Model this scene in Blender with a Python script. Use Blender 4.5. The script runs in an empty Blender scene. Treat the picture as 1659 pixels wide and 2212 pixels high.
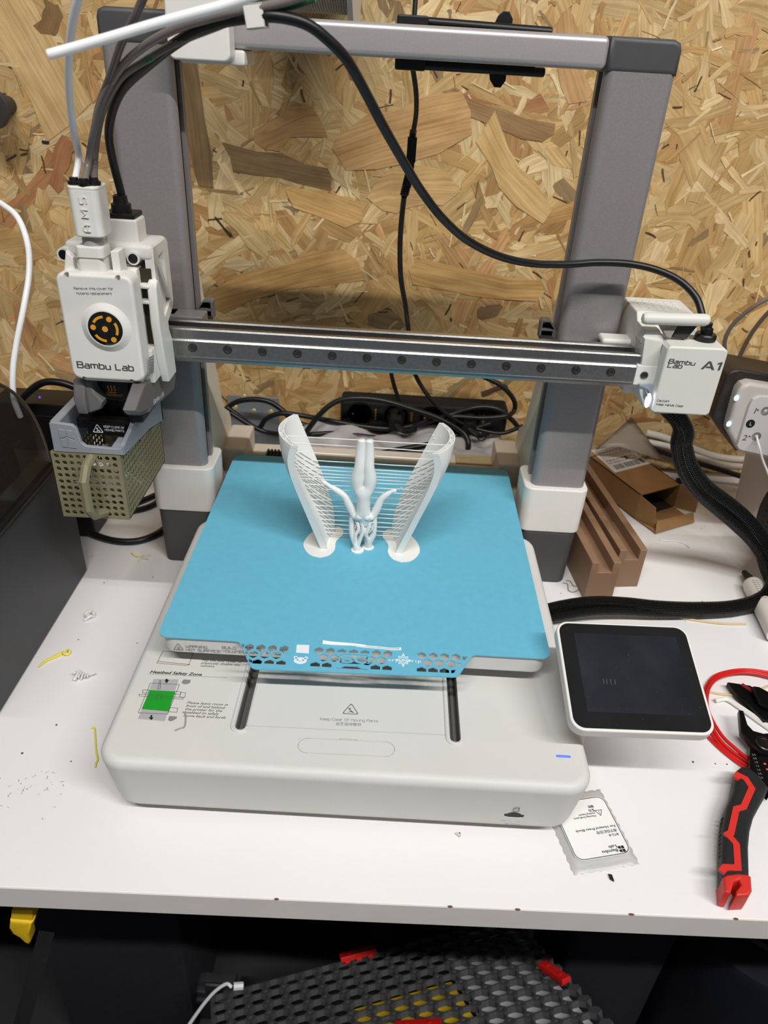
import bpy, bmesh, math, random
from mathutils import Vector, Matrix
scene = bpy.context.scene
C = scene.collection
S = 0.001                                   # all sizes below are in millimetres
PI = math.pi

# ------------------------------------------------------------------ camera
cam_data = bpy.data.cameras.new('camera')
cam = bpy.data.objects.new('camera', cam_data)
C.objects.link(cam)
RIGHT = Vector((0.998329, 0.028792, 0.050105))
DOWN = Vector((0.057751, -0.528111, -0.847210))
FWD = Vector((0.002068, 0.848687, -0.528891))
m = Matrix((RIGHT, -DOWN, -FWD)).transposed().to_4x4()
m.translation = Vector((13.2, -490.05, 410.52)) * S
cam.matrix_world = m
cam_data.sensor_fit = 'VERTICAL'
cam_data.sensor_height = 36.0
cam_data.lens = 1601.75 / 2212 * 36.0
cam_data.clip_start = 0.01
cam_data.dof.use_dof = True
cam_data.dof.focus_distance = 0.505
cam_data.dof.aperture_fstop = 13.0
scene.camera = cam

# ------------------------------------------------------------------ world, lights, exposure
world = bpy.data.worlds.new('room_light')
scene.world = world
world.use_nodes = True
bg = world.node_tree.nodes['Background']
bg.inputs[0].default_value = (0.86, 0.88, 1.0, 1)
bg.inputs[1].default_value = 0.12

def tube_lamp(name, loc, size, power, color, aim):
    d = bpy.data.lights.new(name, 'AREA')
    d.shape = 'RECTANGLE'; d.size = size[0]; d.size_y = size[1]
    d.energy = power; d.color = color
    o = bpy.data.objects.new(name, d); C.objects.link(o)
    o.location = Vector(loc)
    o.rotation_euler = (Vector(aim) - Vector(loc)).to_track_quat('-Z', 'X').to_euler()
    return o
tube_lamp('ceiling_tube_lamp', (1.10, -1.096, 1.80), (0.03, 1.20), 32.5, (1.0, 0.985, 0.955), (1.10, 0.0, 0.24))
tube_lamp('ceiling_tube_lamp', (-0.12, -1.096, 1.80), (0.03, 1.00), 24.5, (1.0, 0.985, 0.955), (-0.12, 0.0, 0.24))

vs = scene.view_settings
scene.display_settings.display_device = 'sRGB'
vs.view_transform = 'Standard'
vs.look = 'None'
vs.exposure = 0.0
vs.gamma = 1.0
vs.use_curve_mapping = False

# ------------------------------------------------------------------ materials
def lin(c):
    return tuple((v / 255 / 12.92) if v / 255 <= 0.04045 else ((v / 255 + 0.055) / 1.055) ** 2.4 for v in c) + (1,)
MATS = {}
def mat(name, rgb, rough=0.5, metal=0.0, var=0.04, scale=60.0, bump=0.0, bscale=400.0, emit=0.0, trans=0.0, alpha=1.0, spec=0.5, coat=0.0, ior=1.45):
    """principled material with a little procedural colour variation and fine relief"""
    if name in MATS: return MATS[name]
    M = bpy.data.materials.new(name); M.use_nodes = True
    nt = M.node_tree; N = nt.nodes; L = nt.links
    p = N['Principled BSDF']
    p.inputs['Roughness'].default_value = rough
    p.inputs['Metallic'].default_value = metal
    p.inputs['Specular IOR Level'].default_value = spec
    p.inputs['Transmission Weight'].default_value = trans
    p.inputs['Alpha'].default_value = alpha
    p.inputs['Coat Weight'].default_value = coat
    p.inputs['IOR'].default_value = ior
    c = lin(rgb)
    tc = N.new('ShaderNodeTexCoord')
    if var > 0:
        n = N.new('ShaderNodeTexNoise'); n.inputs['Scale'].default_value = scale; n.inputs['Detail'].default_value = 5
        L.new(tc.outputs['Object'], n.inputs['Vector'])
        r = N.new('ShaderNodeValToRGB')
        r.color_ramp.elements[0].position = 0.3; r.color_ramp.elements[1].position = 0.7
        r.color_ramp.elements[0].color = tuple(x * (1 - var) for x in c[:3]) + (1,)
        r.color_ramp.elements[1].color = tuple(min(1, x * (1 + var)) for x in c[:3]) + (1,)
        L.new(n.outputs['Fac'], r.inputs['Fac']); L.new(r.outputs['Color'], p.inputs['Base Color'])
    else:
        p.inputs['Base Color'].default_value = c
    if emit > 0:
        p.inputs['Emission Color'].default_value = c
        p.inputs['Emission Strength'].default_value = emit
    if bump > 0:
        n2 = N.new('ShaderNodeTexNoise'); n2.inputs['Scale'].default_value = bscale; n2.inputs['Detail'].default_value = 3
        L.new(tc.outputs['Object'], n2.inputs['Vector'])
        b = N.new('ShaderNodeBump'); b.inputs['Strength'].default_value = bump; b.inputs['Distance'].default_value = 0.0006
        L.new(n2.outputs['Fac'], b.inputs['Height']); L.new(b.outputs['Normal'], p.inputs['Normal'])
    MATS[name] = M
    return M

def layered(name, rgb, rough, pitch, amount=0.5, spec=0.5):
    """printed plastic: fine horizontal layer lines"""
    M = mat(name, rgb, rough, var=0.05, scale=30, spec=spec)
    nt = M.node_tree; N = nt.nodes; L = nt.links; p = N['Principled BSDF']
    tc = N.new('ShaderNodeTexCoord')
    w = N.new('ShaderNodeTexWave'); w.bands_direction = 'Z'; w.inputs['Scale'].default_value = 0.314 / (pitch * S)
    w.inputs['Distortion'].default_value = 0.6; w.inputs['Detail'].default_value = 1
    L.new(tc.outputs['Object'], w.inputs['Vector'])
    b = N.new('ShaderNodeBump'); b.inputs['Strength'].default_value = amount; b.inputs['Distance'].default_value = 0.0003
    L.new(w.outputs['Fac'], b.inputs['Height']); L.new(b.outputs['Normal'], p.inputs['Normal'])
    return M

WHITE = mat('white_plastic', (222, 220, 214), 0.45, var=0.015, bump=0.06, bscale=900)
BODY = mat('warm_white_plastic', (206, 205, 201), 0.5, var=0.02, scale=25, bump=0.10, bscale=1500)
BONE = mat('bone_white_plastic', (214, 204, 188), 0.5, var=0.02)
DARKGREY = mat('dark_grey_plastic', (72, 71, 72), 0.5, var=0.04, bump=0.08, bscale=1200)
GREY = mat('mid_grey_plastic', (104, 101, 101), 0.42, var=0.04)
BLACK = mat('black_plastic', (16, 16, 17), 0.42, var=0.1)
BLACKMATT = mat('matt_black', (7, 7, 8), 0.75, var=0.2)
RUBBER = mat('black_cable_rubber', (20, 20, 21), 0.38, var=0.1)
STEEL = mat('brushed_steel', (176, 175, 172), 0.32, metal=1.0, var=0.06, scale=200, bump=0.12, bscale=1600)
RAILSTEEL = mat('ground_steel', (168, 167, 165), 0.36, metal=1.0, var=0.10, scale=450, bump=0.25, bscale=1300)
ANOD = mat('anodised_grey_aluminium', (146, 142, 142), 0.42, metal=0.35, var=0.06, scale=900, bump=0.05, bscale=2500)
ANODLIGHT = mat('anodised_silver_aluminium', (186, 181, 180), 0.38, metal=0.5, var=0.05, scale=900, bump=0.05, bscale=2500)
DARKSTEEL = mat('dark_screw_steel', (118, 114, 108), 0.35, metal=1.0, var=0.1)
PRINTDARK = mat('dark_grey_ink', (74, 74, 78), 0.6, var=0)
PRINTBLACK = mat('black_ink', (24, 24, 26), 0.6, var=0)
PRINTGREY = mat('grey_ink', (128, 128, 128), 0.6, var=0)
PRINTWHITE = mat('white_ink', (226, 232, 236), 0.6, var=0)
ORANGE = mat('orange_ink', (226, 150, 40), 0.5, var=0)
REDPLASTIC = mat('red_plastic', (196, 28, 24), 0.42, var=0.05)

# ------------------------------------------------------------------ mesh helpers (millimetres in, metres out)
def catmull(pts, n=8):
    P = [Vector(p) for p in pts]
    if len(P) < 3: return P
    P = [P[0] * 2 - P[1]] + P + [P[-1] * 2 - P[-2]]
    out = []
    for i in range(1, len(P) - 2):
        a, b, c, d = P[i - 1], P[i], P[i + 1], P[i + 2]
        for k in range(n):
            t = k / n
            out.append(0.5 * ((2 * b) + (c - a) * t + (2 * a - 5 * b + 4 * c - d) * t * t + (3 * b - a - 3 * c + d) * t ** 3))
    out.append(P[-2])
    return out

def rrect(x0, x1, y0, y1, r, n=5):
    r = min(r, (x1 - x0) / 2 - 1e-4, (y1 - y0) / 2 - 1e-4)
    out = []
    for cx, cy, a0 in ((x1 - r, y1 - r, 0), (x0 + r, y1 - r, 90), (x0 + r, y0 + r, 180), (x1 - r, y0 + r, 270)):
        for k in range(n + 1):
            a = math.radians(a0 + 90 * k / n)
            out.append((cx + r * math.cos(a), cy + r * math.sin(a)))
    return out

def ngon(cx, cy, r, n, rot=0.0):
    return [(cx + r * math.cos(rot + 2 * PI * k / n), cy + r * math.sin(rot + 2 * PI * k / n)) for k in range(n)]

def base_of(o):
    b = Vector((0, 0, 0))
    while o:
        b += o.location; o = o.parent
    return b / S

def link_mesh(name, me, material, parent=None, sharp=0.6):
    o = bpy.data.objects.new(name, me); C.objects.link(o)
    if material and not me.materials: me.materials.append(material)
    if parent: o.parent = parent
    return o

def weighted(o):
    md = o.modifiers.new('weighted_normal', 'WEIGHTED_NORMAL'); md.keep_sharp = True; md.weight = 90
class MB:
    def __init__(self, xf=None):
        self.bm = bmesh.new(); self.xf = xf
        self.uv = None
    def merge(self, t):
        if self.xf: bmesh.ops.transform(t, matrix=self.xf, verts=t.verts)
        me = bpy.data.meshes.new('tmp'); t.to_mesh(me); t.free()
        self.bm.from_mesh(me); bpy.data.meshes.remove(me)
        return self
    def box(self, x0, x1, y0, y1, z0, z1, bev=0, seg=2):
        t = bmesh.new(); bmesh.ops.create_cube(t, size=1)
        for v in t.verts:
            v.co = Vector(((x0 + x1) / 2 + v.co.x * (x1 - x0), (y0 + y1) / 2 + v.co.y * (y1 - y0), (z0 + z1) / 2 + v.co.z * (z1 - z0)))
        if bev > 0: bmesh.ops.bevel(t, geom=t.edges[:], offset=bev, segments=seg, profile=0.5, affect='EDGES')
        return self.merge(t)
    def prism(self, pts, axis, a, b, bev=0, seg=2, taper=None):
        """outline pts pushed along an axis from a to b; bev rounds the two end rims"""
        def P(u, v, w):
            return {'z': (u, v, w), 'y': (u, w, v), 'x': (w, u, v)}[axis]
        t = bmesh.new()
        lo = [t.verts.new(P(u, v, a)) for u, v in pts]
        cu = sum(p[0] for p in pts) / len(pts); cv = sum(p[1] for p in pts) / len(pts)
        k = taper or 1.0
        hi = [t.verts.new(P(cu + (u - cu) * k, cv + (v - cv) * k, b)) for u, v in pts]
        f1 = t.faces.new(lo); f2 = t.faces.new(hi)
        n = len(pts)
        for i in range(n): t.faces.new((lo[i], lo[(i + 1) % n], hi[(i + 1) % n], hi[i]))
        bmesh.ops.recalc_face_normals(t, faces=t.faces[:])
        if bev > 0:
            es = list({e for f in (f1, f2) for e in f.edges})
            bmesh.ops.bevel(t, geom=es, offset=bev, segments=seg, profile=0.5, affect='EDGES', clamp_overlap=True)
        return self.merge(t)
    def tube(self, pts, r, n=10, smooth=8, r1=None, cap=True, flat=1.0):
        path = catmull(pts, smooth) if smooth > 1 else [Vector(p) for p in pts]
        t = bmesh.new(); uvl = t.loops.layers.uv.new('UVMap')
        rings = []; T0 = None; nrm = None; dist = [0.0]
        for i in range(1, len(path)): dist.append(dist[-1] + (path[i] - path[i - 1]).length)
        for i, p in enumerate(path):
            T = (path[min(i + 1, len(path) - 1)] - path[max(i - 1, 0)])
            T = T.normalized() if T.length > 1e-9 else Vector((0, 0, 1))
            if nrm is None:
                nrm = T.orthogonal().normalized()
            else:
                nrm = T0.rotation_difference(T) @ nrm
                nrm = (nrm - T * nrm.dot(T)).normalized()
            T0 = T; bn = T.cross(nrm)
            rr = r if r1 is None else r + (r1 - r) * dist[i] / max(dist[-1], 1e-6)
            rings.append([t.verts.new(p + (nrm * math.cos(2 * PI * k / n) + bn * math.sin(2 * PI * k / n) * flat) * rr) for k in range(n)])
        for i in range(len(rings) - 1):
            for k in range(n):
                f = t.faces.new((rings[i][k], rings[i][(k + 1) % n], rings[i + 1][(k + 1) % n], rings[i + 1][k]))
                us = (k / n, (k + 1) / n, (k + 1) / n, k / n); vsx = (dist[i], dist[i], dist[i + 1], dist[i + 1])
                for l, u, v in zip(f.loops, us, vsx): l[uvl].uv = (u, v * S)
        if cap:
            t.faces.new(rings[0][::-1]); t.faces.new(rings[-1])
        return self.merge(t)
    def lathe(self, prof, center, axis=(0, 0, 1), n=24, a0=0.0, a1=2 * PI):
        """prof: list of (radius, height along axis)"""
        q = Vector((0, 0, 1)).rotation_difference(Vector(axis).normalized()); c = Vector(center)
        full = abs(a1 - a0 - 2 * PI) < 1e-6
        t = bmesh.new(); rings = []
        m_ = n if full else n + 1
        for r, h in prof:
            rings.append([t.verts.new(c + q @ Vector((r * math.cos(a0 + (a1 - a0) * k / n), r * math.sin(a0 + (a1 - a0) * k / n), h))) for k in range(m_)])
        for i in range(len(rings) - 1):
            for k in range(n):
                k2 = (k + 1) % m_
                t.faces.new((rings[i][k], rings[i][k2], rings[i + 1][k2], rings[i + 1][k]))
        if full:
            if prof[0][0] > 1e-6: t.faces.new(rings[0][::-1])
            if prof[-1][0] > 1e-6: t.faces.new(rings[-1])
        bmesh.ops.remove_doubles(t, verts=t.verts[:], dist=1e-5)
        bmesh.ops.recalc_face_normals(t, faces=t.faces[:])
        return self.merge(t)
    def cyl(self, p0, p1, r, r1=None, n=16, bev=0):
        p0, p1 = Vector(p0), Vector(p1); L_ = (p1 - p0).length; r1 = r if r1 is None else r1
        prof = [(r, 0), (r1, L_)] if bev <= 0 else [(r - bev, 0), (r - bev * .3, bev * .3), (r, bev), (r1, L_ - bev), (r1 - bev * .3, L_ - bev * .3), (r1 - bev, L_)]
        return self.lathe(prof, p0, p1 - p0, n)
    def sphere(self, c, r, sx=1, sy=1, sz=1, n=14):
        t = bmesh.new(); bmesh.ops.create_uvsphere(t, u_segments=n, v_segments=max(6, n * 2 // 3), radius=r)
        for v in t.verts: v.co = Vector((v.co.x * sx + c[0], v.co.y * sy + c[1], v.co.z * sz + c[2]))
        return self.merge(t)
    def faces(self, verts, faces):
        t = bmesh.new(); V = [t.verts.new(v) for v in verts]
        for f in faces:
            try: t.faces.new([V[i] for i in f])
            except ValueError: pass
        return self.merge(t)
    def loft(self, rings, closed=True, cap=True):
        """rings of points with equal counts joined into a skin"""
        t = bmesh.new(); R_ = [[t.verts.new(p) for p in r] for r in rings]
        n = len(rings[0])
        for i in range(len(R_) - 1):
            for k in range(n if closed else n - 1):
                t.faces.new((R_[i][k], R_[i][(k + 1) % n], R_[i + 1][(k + 1) % n], R_[i + 1][k]))
        if cap and closed:
            t.faces.new(R_[0][::-1]); t.faces.new(R_[-1])
        bmesh.ops.recalc_face_normals(t, faces=t.faces[:])
        return self.merge(t)
    def mesh(self, name, sharp=0.65, off=(0, 0, 0)):
        off = Vector(off)
        for v in self.bm.verts: v.co = (v.co - off) * S
        for f in self.bm.faces: f.smooth = True
        for e in self.bm.edges:
            if len(e.link_faces) == 2 and e.calc_face_angle(0) > sharp: e.smooth = False
        me = bpy.data.meshes.new(name); self.bm.to_mesh(me); self.bm.free()
        return me
    def build(self, name, material, parent=None, sharp=0.65):
        o = link_mesh(name, self.mesh(name, sharp, base_of(parent)), material, parent)
        if len(o.data.vertices) < 6000: weighted(o)
        return o

DG = None
def evaluated(o):
    dg = bpy.context.evaluated_depsgraph_get(); dg.update()
    return bpy.data.meshes.new_from_object(o.evaluated_get(dg), preserve_all_data_layers=False, depsgraph=dg)

def sheet(outer, holes, z0, z1):
    """flat piece with real holes: a filled 2D outline pushed to thickness; returns a bmesh in mm, lying in XY"""
    cu = bpy.data.curves.new('tmp', 'CURVE'); cu.dimensions = '2D'; cu.fill_mode = 'BOTH'
    cu.extrude = (z1 - z0) / 2
    for loop in [outer] + holes:
        s = cu.splines.new('POLY'); s.points.add(len(loop) - 1); s.use_cyclic_u = True
        for p, q in zip(s.points, loop): p.co = (q[0], q[1], 0, 1)
    o = bpy.data.objects.new('tmp', cu); C.objects.link(o)
    me = evaluated(o)
    bpy.data.objects.remove(o); bpy.data.curves.remove(cu)
    t = bmesh.new(); t.from_mesh(me); bpy.data.meshes.remove(me)
    bmesh.ops.remove_doubles(t, verts=t.verts[:], dist=1e-4)
    for v in t.verts: v.co.z += (z0 + z1) / 2
    return t

def carve(o, cutters):
    """boolean difference, applied"""
    for c in cutters:
        md = o.modifiers.new('cut', 'BOOLEAN'); md.operation = 'DIFFERENCE'; md.solver = 'EXACT'; md.object = c
    for md in [x for x in o.modifiers if x.type == 'WEIGHTED_NORMAL']: o.modifiers.remove(md)
    me = evaluated(o); o.modifiers.clear(); old = o.data
    mats = [mm for mm in old.materials]
    o.data = me; me.name = old.name
    bpy.data.meshes.remove(old)
    bm = bmesh.new(); bm.from_mesh(o.data)
    for f in bm.faces: f.smooth = True
    for e in bm.edges: e.smooth = not (len(e.link_faces) == 2 and e.calc_face_angle(0) > 0.7)
    bm.to_mesh(o.data); bm.free(); weighted(o)
    for c in cutters:
        d = c.data; bpy.data.objects.remove(c); bpy.data.meshes.remove(d)
    return o

def text(s, h, pos, xdir, updir, material, parent, name='lettering', align='LEFT', xs=1.0, depth=0.0, shear=0.0, bold=0.0, spacing=1.0):
    """flat print lying on a surface: h is the letter height in mm"""
    cu = bpy.data.curves.new('tmp', 'FONT'); cu.body = s; cu.align_x = align; cu.size = h / 0.70
    cu.resolution_u = 2; cu.shear = shear; cu.offset = bold * h * 0.05; cu.extrude = depth / 2; cu.space_character = spacing
    o = bpy.data.objects.new('tmp', cu); C.objects.link(o)
    me = evaluated(o)
    bpy.data.objects.remove(o); bpy.data.curves.remove(cu)
    X_ = Vector(xdir).normalized(); U = Vector(updir); U = (U - X_ * U.dot(X_)).normalized(); Nn = X_.cross(U)
    p = Vector(pos) - base_of(parent)
    for v in me.vertices:
        c = v.co
        v.co = (p + X_ * (c.x * xs) + U * c.y + Nn * (c.z + depth / 2)) * S
    me.name = name; me.materials.clear()
    return link_mesh(name, me, material, parent)

def line_strip(pts, w, h, material, parent, name, closed=False, nrm=(0, 0, 1)):
    """a thin printed or moulded line along pts"""
    b = MB(); P = [Vector(p) for p in pts]
    if closed: P.append(P[0])
    nv = Vector(nrm)
    for a, c in zip(P[:-1], P[1:]):
        d = (c - a)
        if d.length < 1e-6: continue
        s = nv.cross(d).normalized() * w / 2; e = d.normalized() * w * 0.3
        q = [a - e + s, a - e - s, c + e - s, c + e + s]
        b.faces([x for x in q] + [x + nv * h for x in q], [(4, 5, 6, 7), (0, 1, 5, 4), (1, 2, 6, 5), (2, 3, 7, 6), (3, 0, 4, 7)])
    return b.build(name, material, parent)

def thing(name, label, cat, base=(0, 0, 0), group=None):
    o = bpy.data.objects.new(name, None); C.objects.link(o)
    o.location = Vector(base) * S; o.empty_display_size = 0.02
    o['label'] = label; o['category'] = cat
    if group: o['group'] = group
    bpy.context.view_layer.update()
    return o
def tag(o, label, cat, group=None):
    o['label'] = label; o['category'] = cat
    if group: o['group'] = group
    return o

# ------------------------------------------------------------------ squarish stroke lettering used on the printer
GL = {
 'A': (4.6, '0,0 0,4.8 1.2,6 3.4,6 4.6,4.8 4.6,0|0,2.4 4.6,2.4'), 'B': (4.6, '0,0 0,6 3.8,6 4.4,5.4 4.4,3.8 3.8,3.2 4.6,2.6 4.6,.6 4,0 0,0|0,3.2 3.8,3.2'),
 'C': (4.4, '4.4,6 .8,6 0,5.2 0,.8 .8,0 4.4,0'), 'D': (4.6, '0,0 0,6 3.8,6 4.6,5.2 4.6,.8 3.8,0 0,0'), 'E': (4.2, '4.2,6 0,6 0,0 4.2,0|0,3 3.8,3'),
 'F': (4.2, '4.2,6 0,6 0,0|0,3 3.8,3'), 'G': (4.6, '4.6,6 .8,6 0,5.2 0,.8 .8,0 4.6,0 4.6,3 2.4,3'), 'H': (4.6, '0,0 0,6|4.6,0 4.6,6|0,3 4.6,3'),
 'I': (.4, '.2,0 .2,6'), 'K': (4.4, '0,0 0,6|4.4,6 .8,3.1 4.4,0|0,3.1 .8,3.1'), 'L': (4.2, '0,6 0,0 4.2,0'), 'M': (5.4, '0,0 0,6 2.7,2.8 5.4,6 5.4,0'),
 'N': (4.6, '0,0 0,6 .6,6 4,0 4.6,0 4.6,6'), 'O': (4.6, '.8,0 0,.8 0,5.2 .8,6 3.8,6 4.6,5.2 4.6,.8 3.8,0 .8,0'), 'P': (4.4, '0,0 0,6 3.8,6 4.4,5.4 4.4,3.4 3.8,2.8 0,2.8'),
 'R': (4.6, '0,0 0,6 3.8,6 4.4,5.4 4.4,3.4 3.8,2.8 0,2.8|2.6,2.8 4.6,0'), 'S': (4.4, '4.4,6 .6,6 0,5.4 0,3.6 .6,3 3.8,3 4.4,2.4 4.4,.6 3.8,0 0,0'),
 'T': (4.4, '0,6 4.4,6|2.2,6 2.2,0'), 'U': (4.6, '0,6 0,.8 .8,0 3.8,0 4.6,.8 4.6,6'), 'V': (4.6, '0,6 2.3,0 4.6,6'), 'W': (6, '0,6 0,.8 .6,0 2.4,0 3,.8 3.6,0 5.4,0 6,.8 6,6|3,.8 3,4'),
 'a': (3.8, '.4,4.2 3.2,4.2 3.8,3.6 3.8,0 .6,0 0,.6 0,1.8 .6,2.4 3.8,2.4'), 'b': (3.8, '0,6 0,0 3.2,0 3.8,.6 3.8,3.6 3.2,4.2 0,4.2'), 'c': (3.4, '3.4,4.2 .6,4.2 0,3.6 0,.6 .6,0 3.4,0'),
 'd': (3.8, '3.8,6 3.8,0 .6,0 0,.6 0,3.6 .6,4.2 3.8,4.2'), 'e': (3.8, '0,2.1 3.8,2.1 3.8,3.6 3.2,4.2 .6,4.2 0,3.6 0,.6 .6,0 3.6,0'), 'f': (2.4, '2.4,6 1.2,6 .6,5.4 .6,0|0,4.2 2.2,4.2'),
 'g': (3.8, '3.8,0 .6,0 0,.6 0,3.6 .6,4.2 3.8,4.2 3.8,-1.2 3.2,-1.8 .2,-1.8'), 'h': (3.8, '0,6 0,0|0,4.2 3.2,4.2 3.8,3.6 3.8,0'), 'i': (.4, '.2,0 .2,4.2|.2,5.4 .2,6'),
 'k': (3.4, '0,6 0,0|3.4,4.2 .6,2.2 3.4,0'), 'l': (1.2, '0,6 0,.6 .6,0 1.2,0'), 'm': (5.6, '0,0 0,4.2 5,4.2 5.6,3.6 5.6,0|2.8,4.2 2.8,0'), 'n': (3.8, '0,0 0,4.2 3.2,4.2 3.8,3.6 3.8,0'),
 'o': (3.8, '.6,0 0,.6 0,3.6 .6,4.2 3.2,4.2 3.8,3.6 3.8,.6 3.2,0 .6,0'), 'p': (3.8, '0,-1.8 0,4.2 3.2,4.2 3.8,3.6 3.8,.6 3.2,0 0,0'), 'r': (2.6, '0,0 0,4.2 2.6,4.2'),
 's': (3.4, '3.4,4.2 .4,4.2 0,3.8 0,2.5 .4,2.1 3,2.1 3.4,1.7 3.4,.4 3,0 0,0'), 't': (2.6, '.6,5.6 .6,.6 1.2,0 2.6,0|0,4.2 2.4,4.2'), 'u': (3.8, '0,4.2 0,.6 .6,0 3.8,0 3.8,4.2'),
 'v': (3.6, '0,4.2 1.8,0 3.6,4.2'), 'w': (5.4, '0,4.2 0,.6 .6,0 5.4,0 5.4,4.2|2.7,0 2.7,3.4'), 'x': (3.8, '0,0 3.8,4.2|0,4.2 3.8,0'), 'y': (3.8, '0,4.2 0,.6 .6,0 3.8,0|3.8,4.2 3.8,-1.2 3.2,-1.8 .4,-1.8'),
 '1': (1.8, '0,5 1.4,6 1.6,6 1.6,0'), '2': (4.4, '0,6 3.8,6 4.4,5.4 4.4,3.6 3.8,3 .6,3 0,2.4 0,0 4.4,0'), '5': (4.4, '4.4,6 0,6 0,3.2 3.8,3.2 4.4,2.6 4.4,.6 3.8,0 0,0'),
 '6': (4.4, '4.2,6 .6,6 0,5.4 0,.6 .6,0 3.8,0 4.4,.6 4.4,2.6 3.8,3.2 0,3.2'), '!': (.4, '.2,6 .2,2|.2,.6 .2,0'), '-': (2.6, '0,2.4 2.6,2.4'), ' ': (1.6, ''), ',': (.4, '.2,.4 0,-1')}
def techno(s, h, pos, xdir, updir, material, parent, xs=1.0, weight=0.9, align='LEFT', name='lettering', depth=0.0, gap=1.5, slant=0.0):
    """h = capital height in mm; every letter is built from flat strokes"""
    X_ = Vector(xdir).normalized(); U = Vector(updir); U = (U - X_ * U.dot(X_)).normalized(); Nn = X_.cross(U)
    k = h / 6.0; pen = 0; strokes = []
    for c in s:
        w, d = GL[c]
        for pl in d.split('|'):
            if pl: strokes.append([(pen + float(q.split(',')[0]) + slant * float(q.split(',')[1]), float(q.split(',')[1])) for q in pl.split()])
        pen += w + gap
    x0 = -(pen - gap) / 2 if align == 'CENTER' else 0
    t = bmesh.new(); p0 = Vector(pos)
    def V(x, y, n=0): return t.verts.new(p0 + X_ * ((x + x0) * k * xs) + U * (y * k) + Nn * n)
    hw = weight / 2
    for P in strokes:
        P = [Vector(p) for p in P]
        closed = (P[0] - P[-1]).length < 1e-6
        Lf = []; Rt = []; n = len(P)
        for i in range(n):
            a = P[i] - P[i - 1] if i else (P[-1] - P[-2] if closed else P[1] - P[0])
            b_ = P[i + 1] - P[i] if i < n - 1 else (P[1] - P[0] if closed else a)
            a.normalize(); b_.normalize()
            n0, n1 = Vector((-a.y, a.x)), Vector((-b_.y, b_.x)); m_ = n0 + n1
            m_ = m_.normalized() if m_.length > 1e-6 else n0
            q = min(1.6, 1 / max(.3, m_.dot(n0)))
            Lf.append(P[i] + m_ * hw * q); Rt.append(P[i] - m_ * hw * q)
        for i in range(n - 1):
            q = [Lf[i], Rt[i], Rt[i + 1], Lf[i + 1]]
            if depth > 0:
                lo = [V(c.x, c.y) for c in q]; hi = [V(c.x, c.y, depth) for c in q]
                t.faces.new(hi)
                for j in range(4): t.faces.new((lo[j], lo[(j + 1) % 4], hi[(j + 1) % 4], hi[j]))
            else: t.faces.new([V(c.x, c.y) for c in q])
    b = MB(); b.merge(t)
    for f in b.bm.faces: f.normal_update()
    if depth == 0:
        for f in b.bm.faces:
            if f.normal.dot(Nn) < 0: f.normal_flip()
    return link_mesh(name, b.mesh(name, .5, base_of(parent)), material, parent)

def solo(name, mb, material, label, cat, base, group=None, sharp=0.65):
    me = mb.mesh(name, sharp, base)
    o = link_mesh(name, me, material); o.location = Vector(base) * S
    bpy.context.view_layer.update()
    return tag(o, label, cat, group)

# ================================================================== SETTING
# ---- wall of oriented strand board
def strand_material():
    M = bpy.data.materials.new('wood_strand'); M.use_nodes = True
    nt = M.node_tree; N = nt.nodes; L = nt.links; p = N['Principled BSDF']
    p.inputs['Roughness'].default_value = 0.62
    at = N.new('ShaderNodeAttribute'); at.attribute_name = 'tone'
    uv = N.new('ShaderNodeUVMap'); uv.uv_map = 'UVMap'
    mp = N.new('ShaderNodeMapping'); mp.inputs['Scale'].default_value = (11, 420, 1)
    L.new(uv.outputs['UV'], mp.inputs['Vector'])
    n = N.new('ShaderNodeTexNoise'); n.inputs['Scale'].default_value = 1.0; n.inputs['Detail'].default_value = 6; n.inputs['Roughness'].default_value = 0.62
    L.new(mp.outputs['Vector'], n.inputs['Vector'])
    mp2 = N.new('ShaderNodeMapping'); mp2.inputs['Scale'].default_value = (30, 60, 1)
    L.new(uv.outputs['UV'], mp2.inputs['Vector'])
    n2 = N.new('ShaderNodeTexNoise'); n2.inputs['Scale'].default_value = 1.0; n2.inputs['Detail'].default_value = 3
    L.new(mp2.outputs['Vector'], n2.inputs['Vector'])
    r = N.new('ShaderNodeValToRGB')
    r.color_ramp.elements[0].position = 0.36; r.color_ramp.elements[0].color = (0.72, 0.66, 0.57, 1)
    r.color_ramp.elements[1].position = 0.60; r.color_ramp.elements[1].color = (1.0, 1.0, 1.0, 1)
    L.new(n.outputs['Fac'], r.inputs['Fac'])
    r2 = N.new('ShaderNodeValToRGB')
    r2.color_ramp.elements[0].position = 0.3; r2.color_ramp.elements[0].color = (0.80, 0.75, 0.66, 1)
    r2.color_ramp.elements[1].position = 0.65; r2.color_ramp.elements[1].color = (1.04, 1.03, 1.0, 1)
    L.new(n2.outputs['Fac'], r2.inputs['Fac'])
    mx = N.new('ShaderNodeMix'); mx.data_type = 'RGBA'; mx.blend_type = 'MULTIPLY'; mx.inputs['Factor'].default_value = 1
    L.new(at.outputs['Color'], mx.inputs[6]); L.new(r.outputs['Color'], mx.inputs[7])
    mx2 = N.new('ShaderNodeMix'); mx2.data_type = 'RGBA'; mx2.blend_type = 'MULTIPLY'; mx2.inputs['Factor'].default_value = 1
    L.new(mx.outputs[2], mx2.inputs[6]); L.new(r2.outputs['Color'], mx2.inputs[7])
    L.new(mx2.outputs[2], p.inputs['Base Color'])
    b = N.new('ShaderNodeBump'); b.inputs['Strength'].default_value = 0.35; b.inputs['Distance'].default_value = 0.0008
    L.new(n.outputs['Fac'], b.inputs['Height']); L.new(b.outputs['Normal'], p.inputs['Normal'])
    return M
WX0, WX1, WZ0, WZ1, WY = -760, 800, -260, 660, 300
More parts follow.
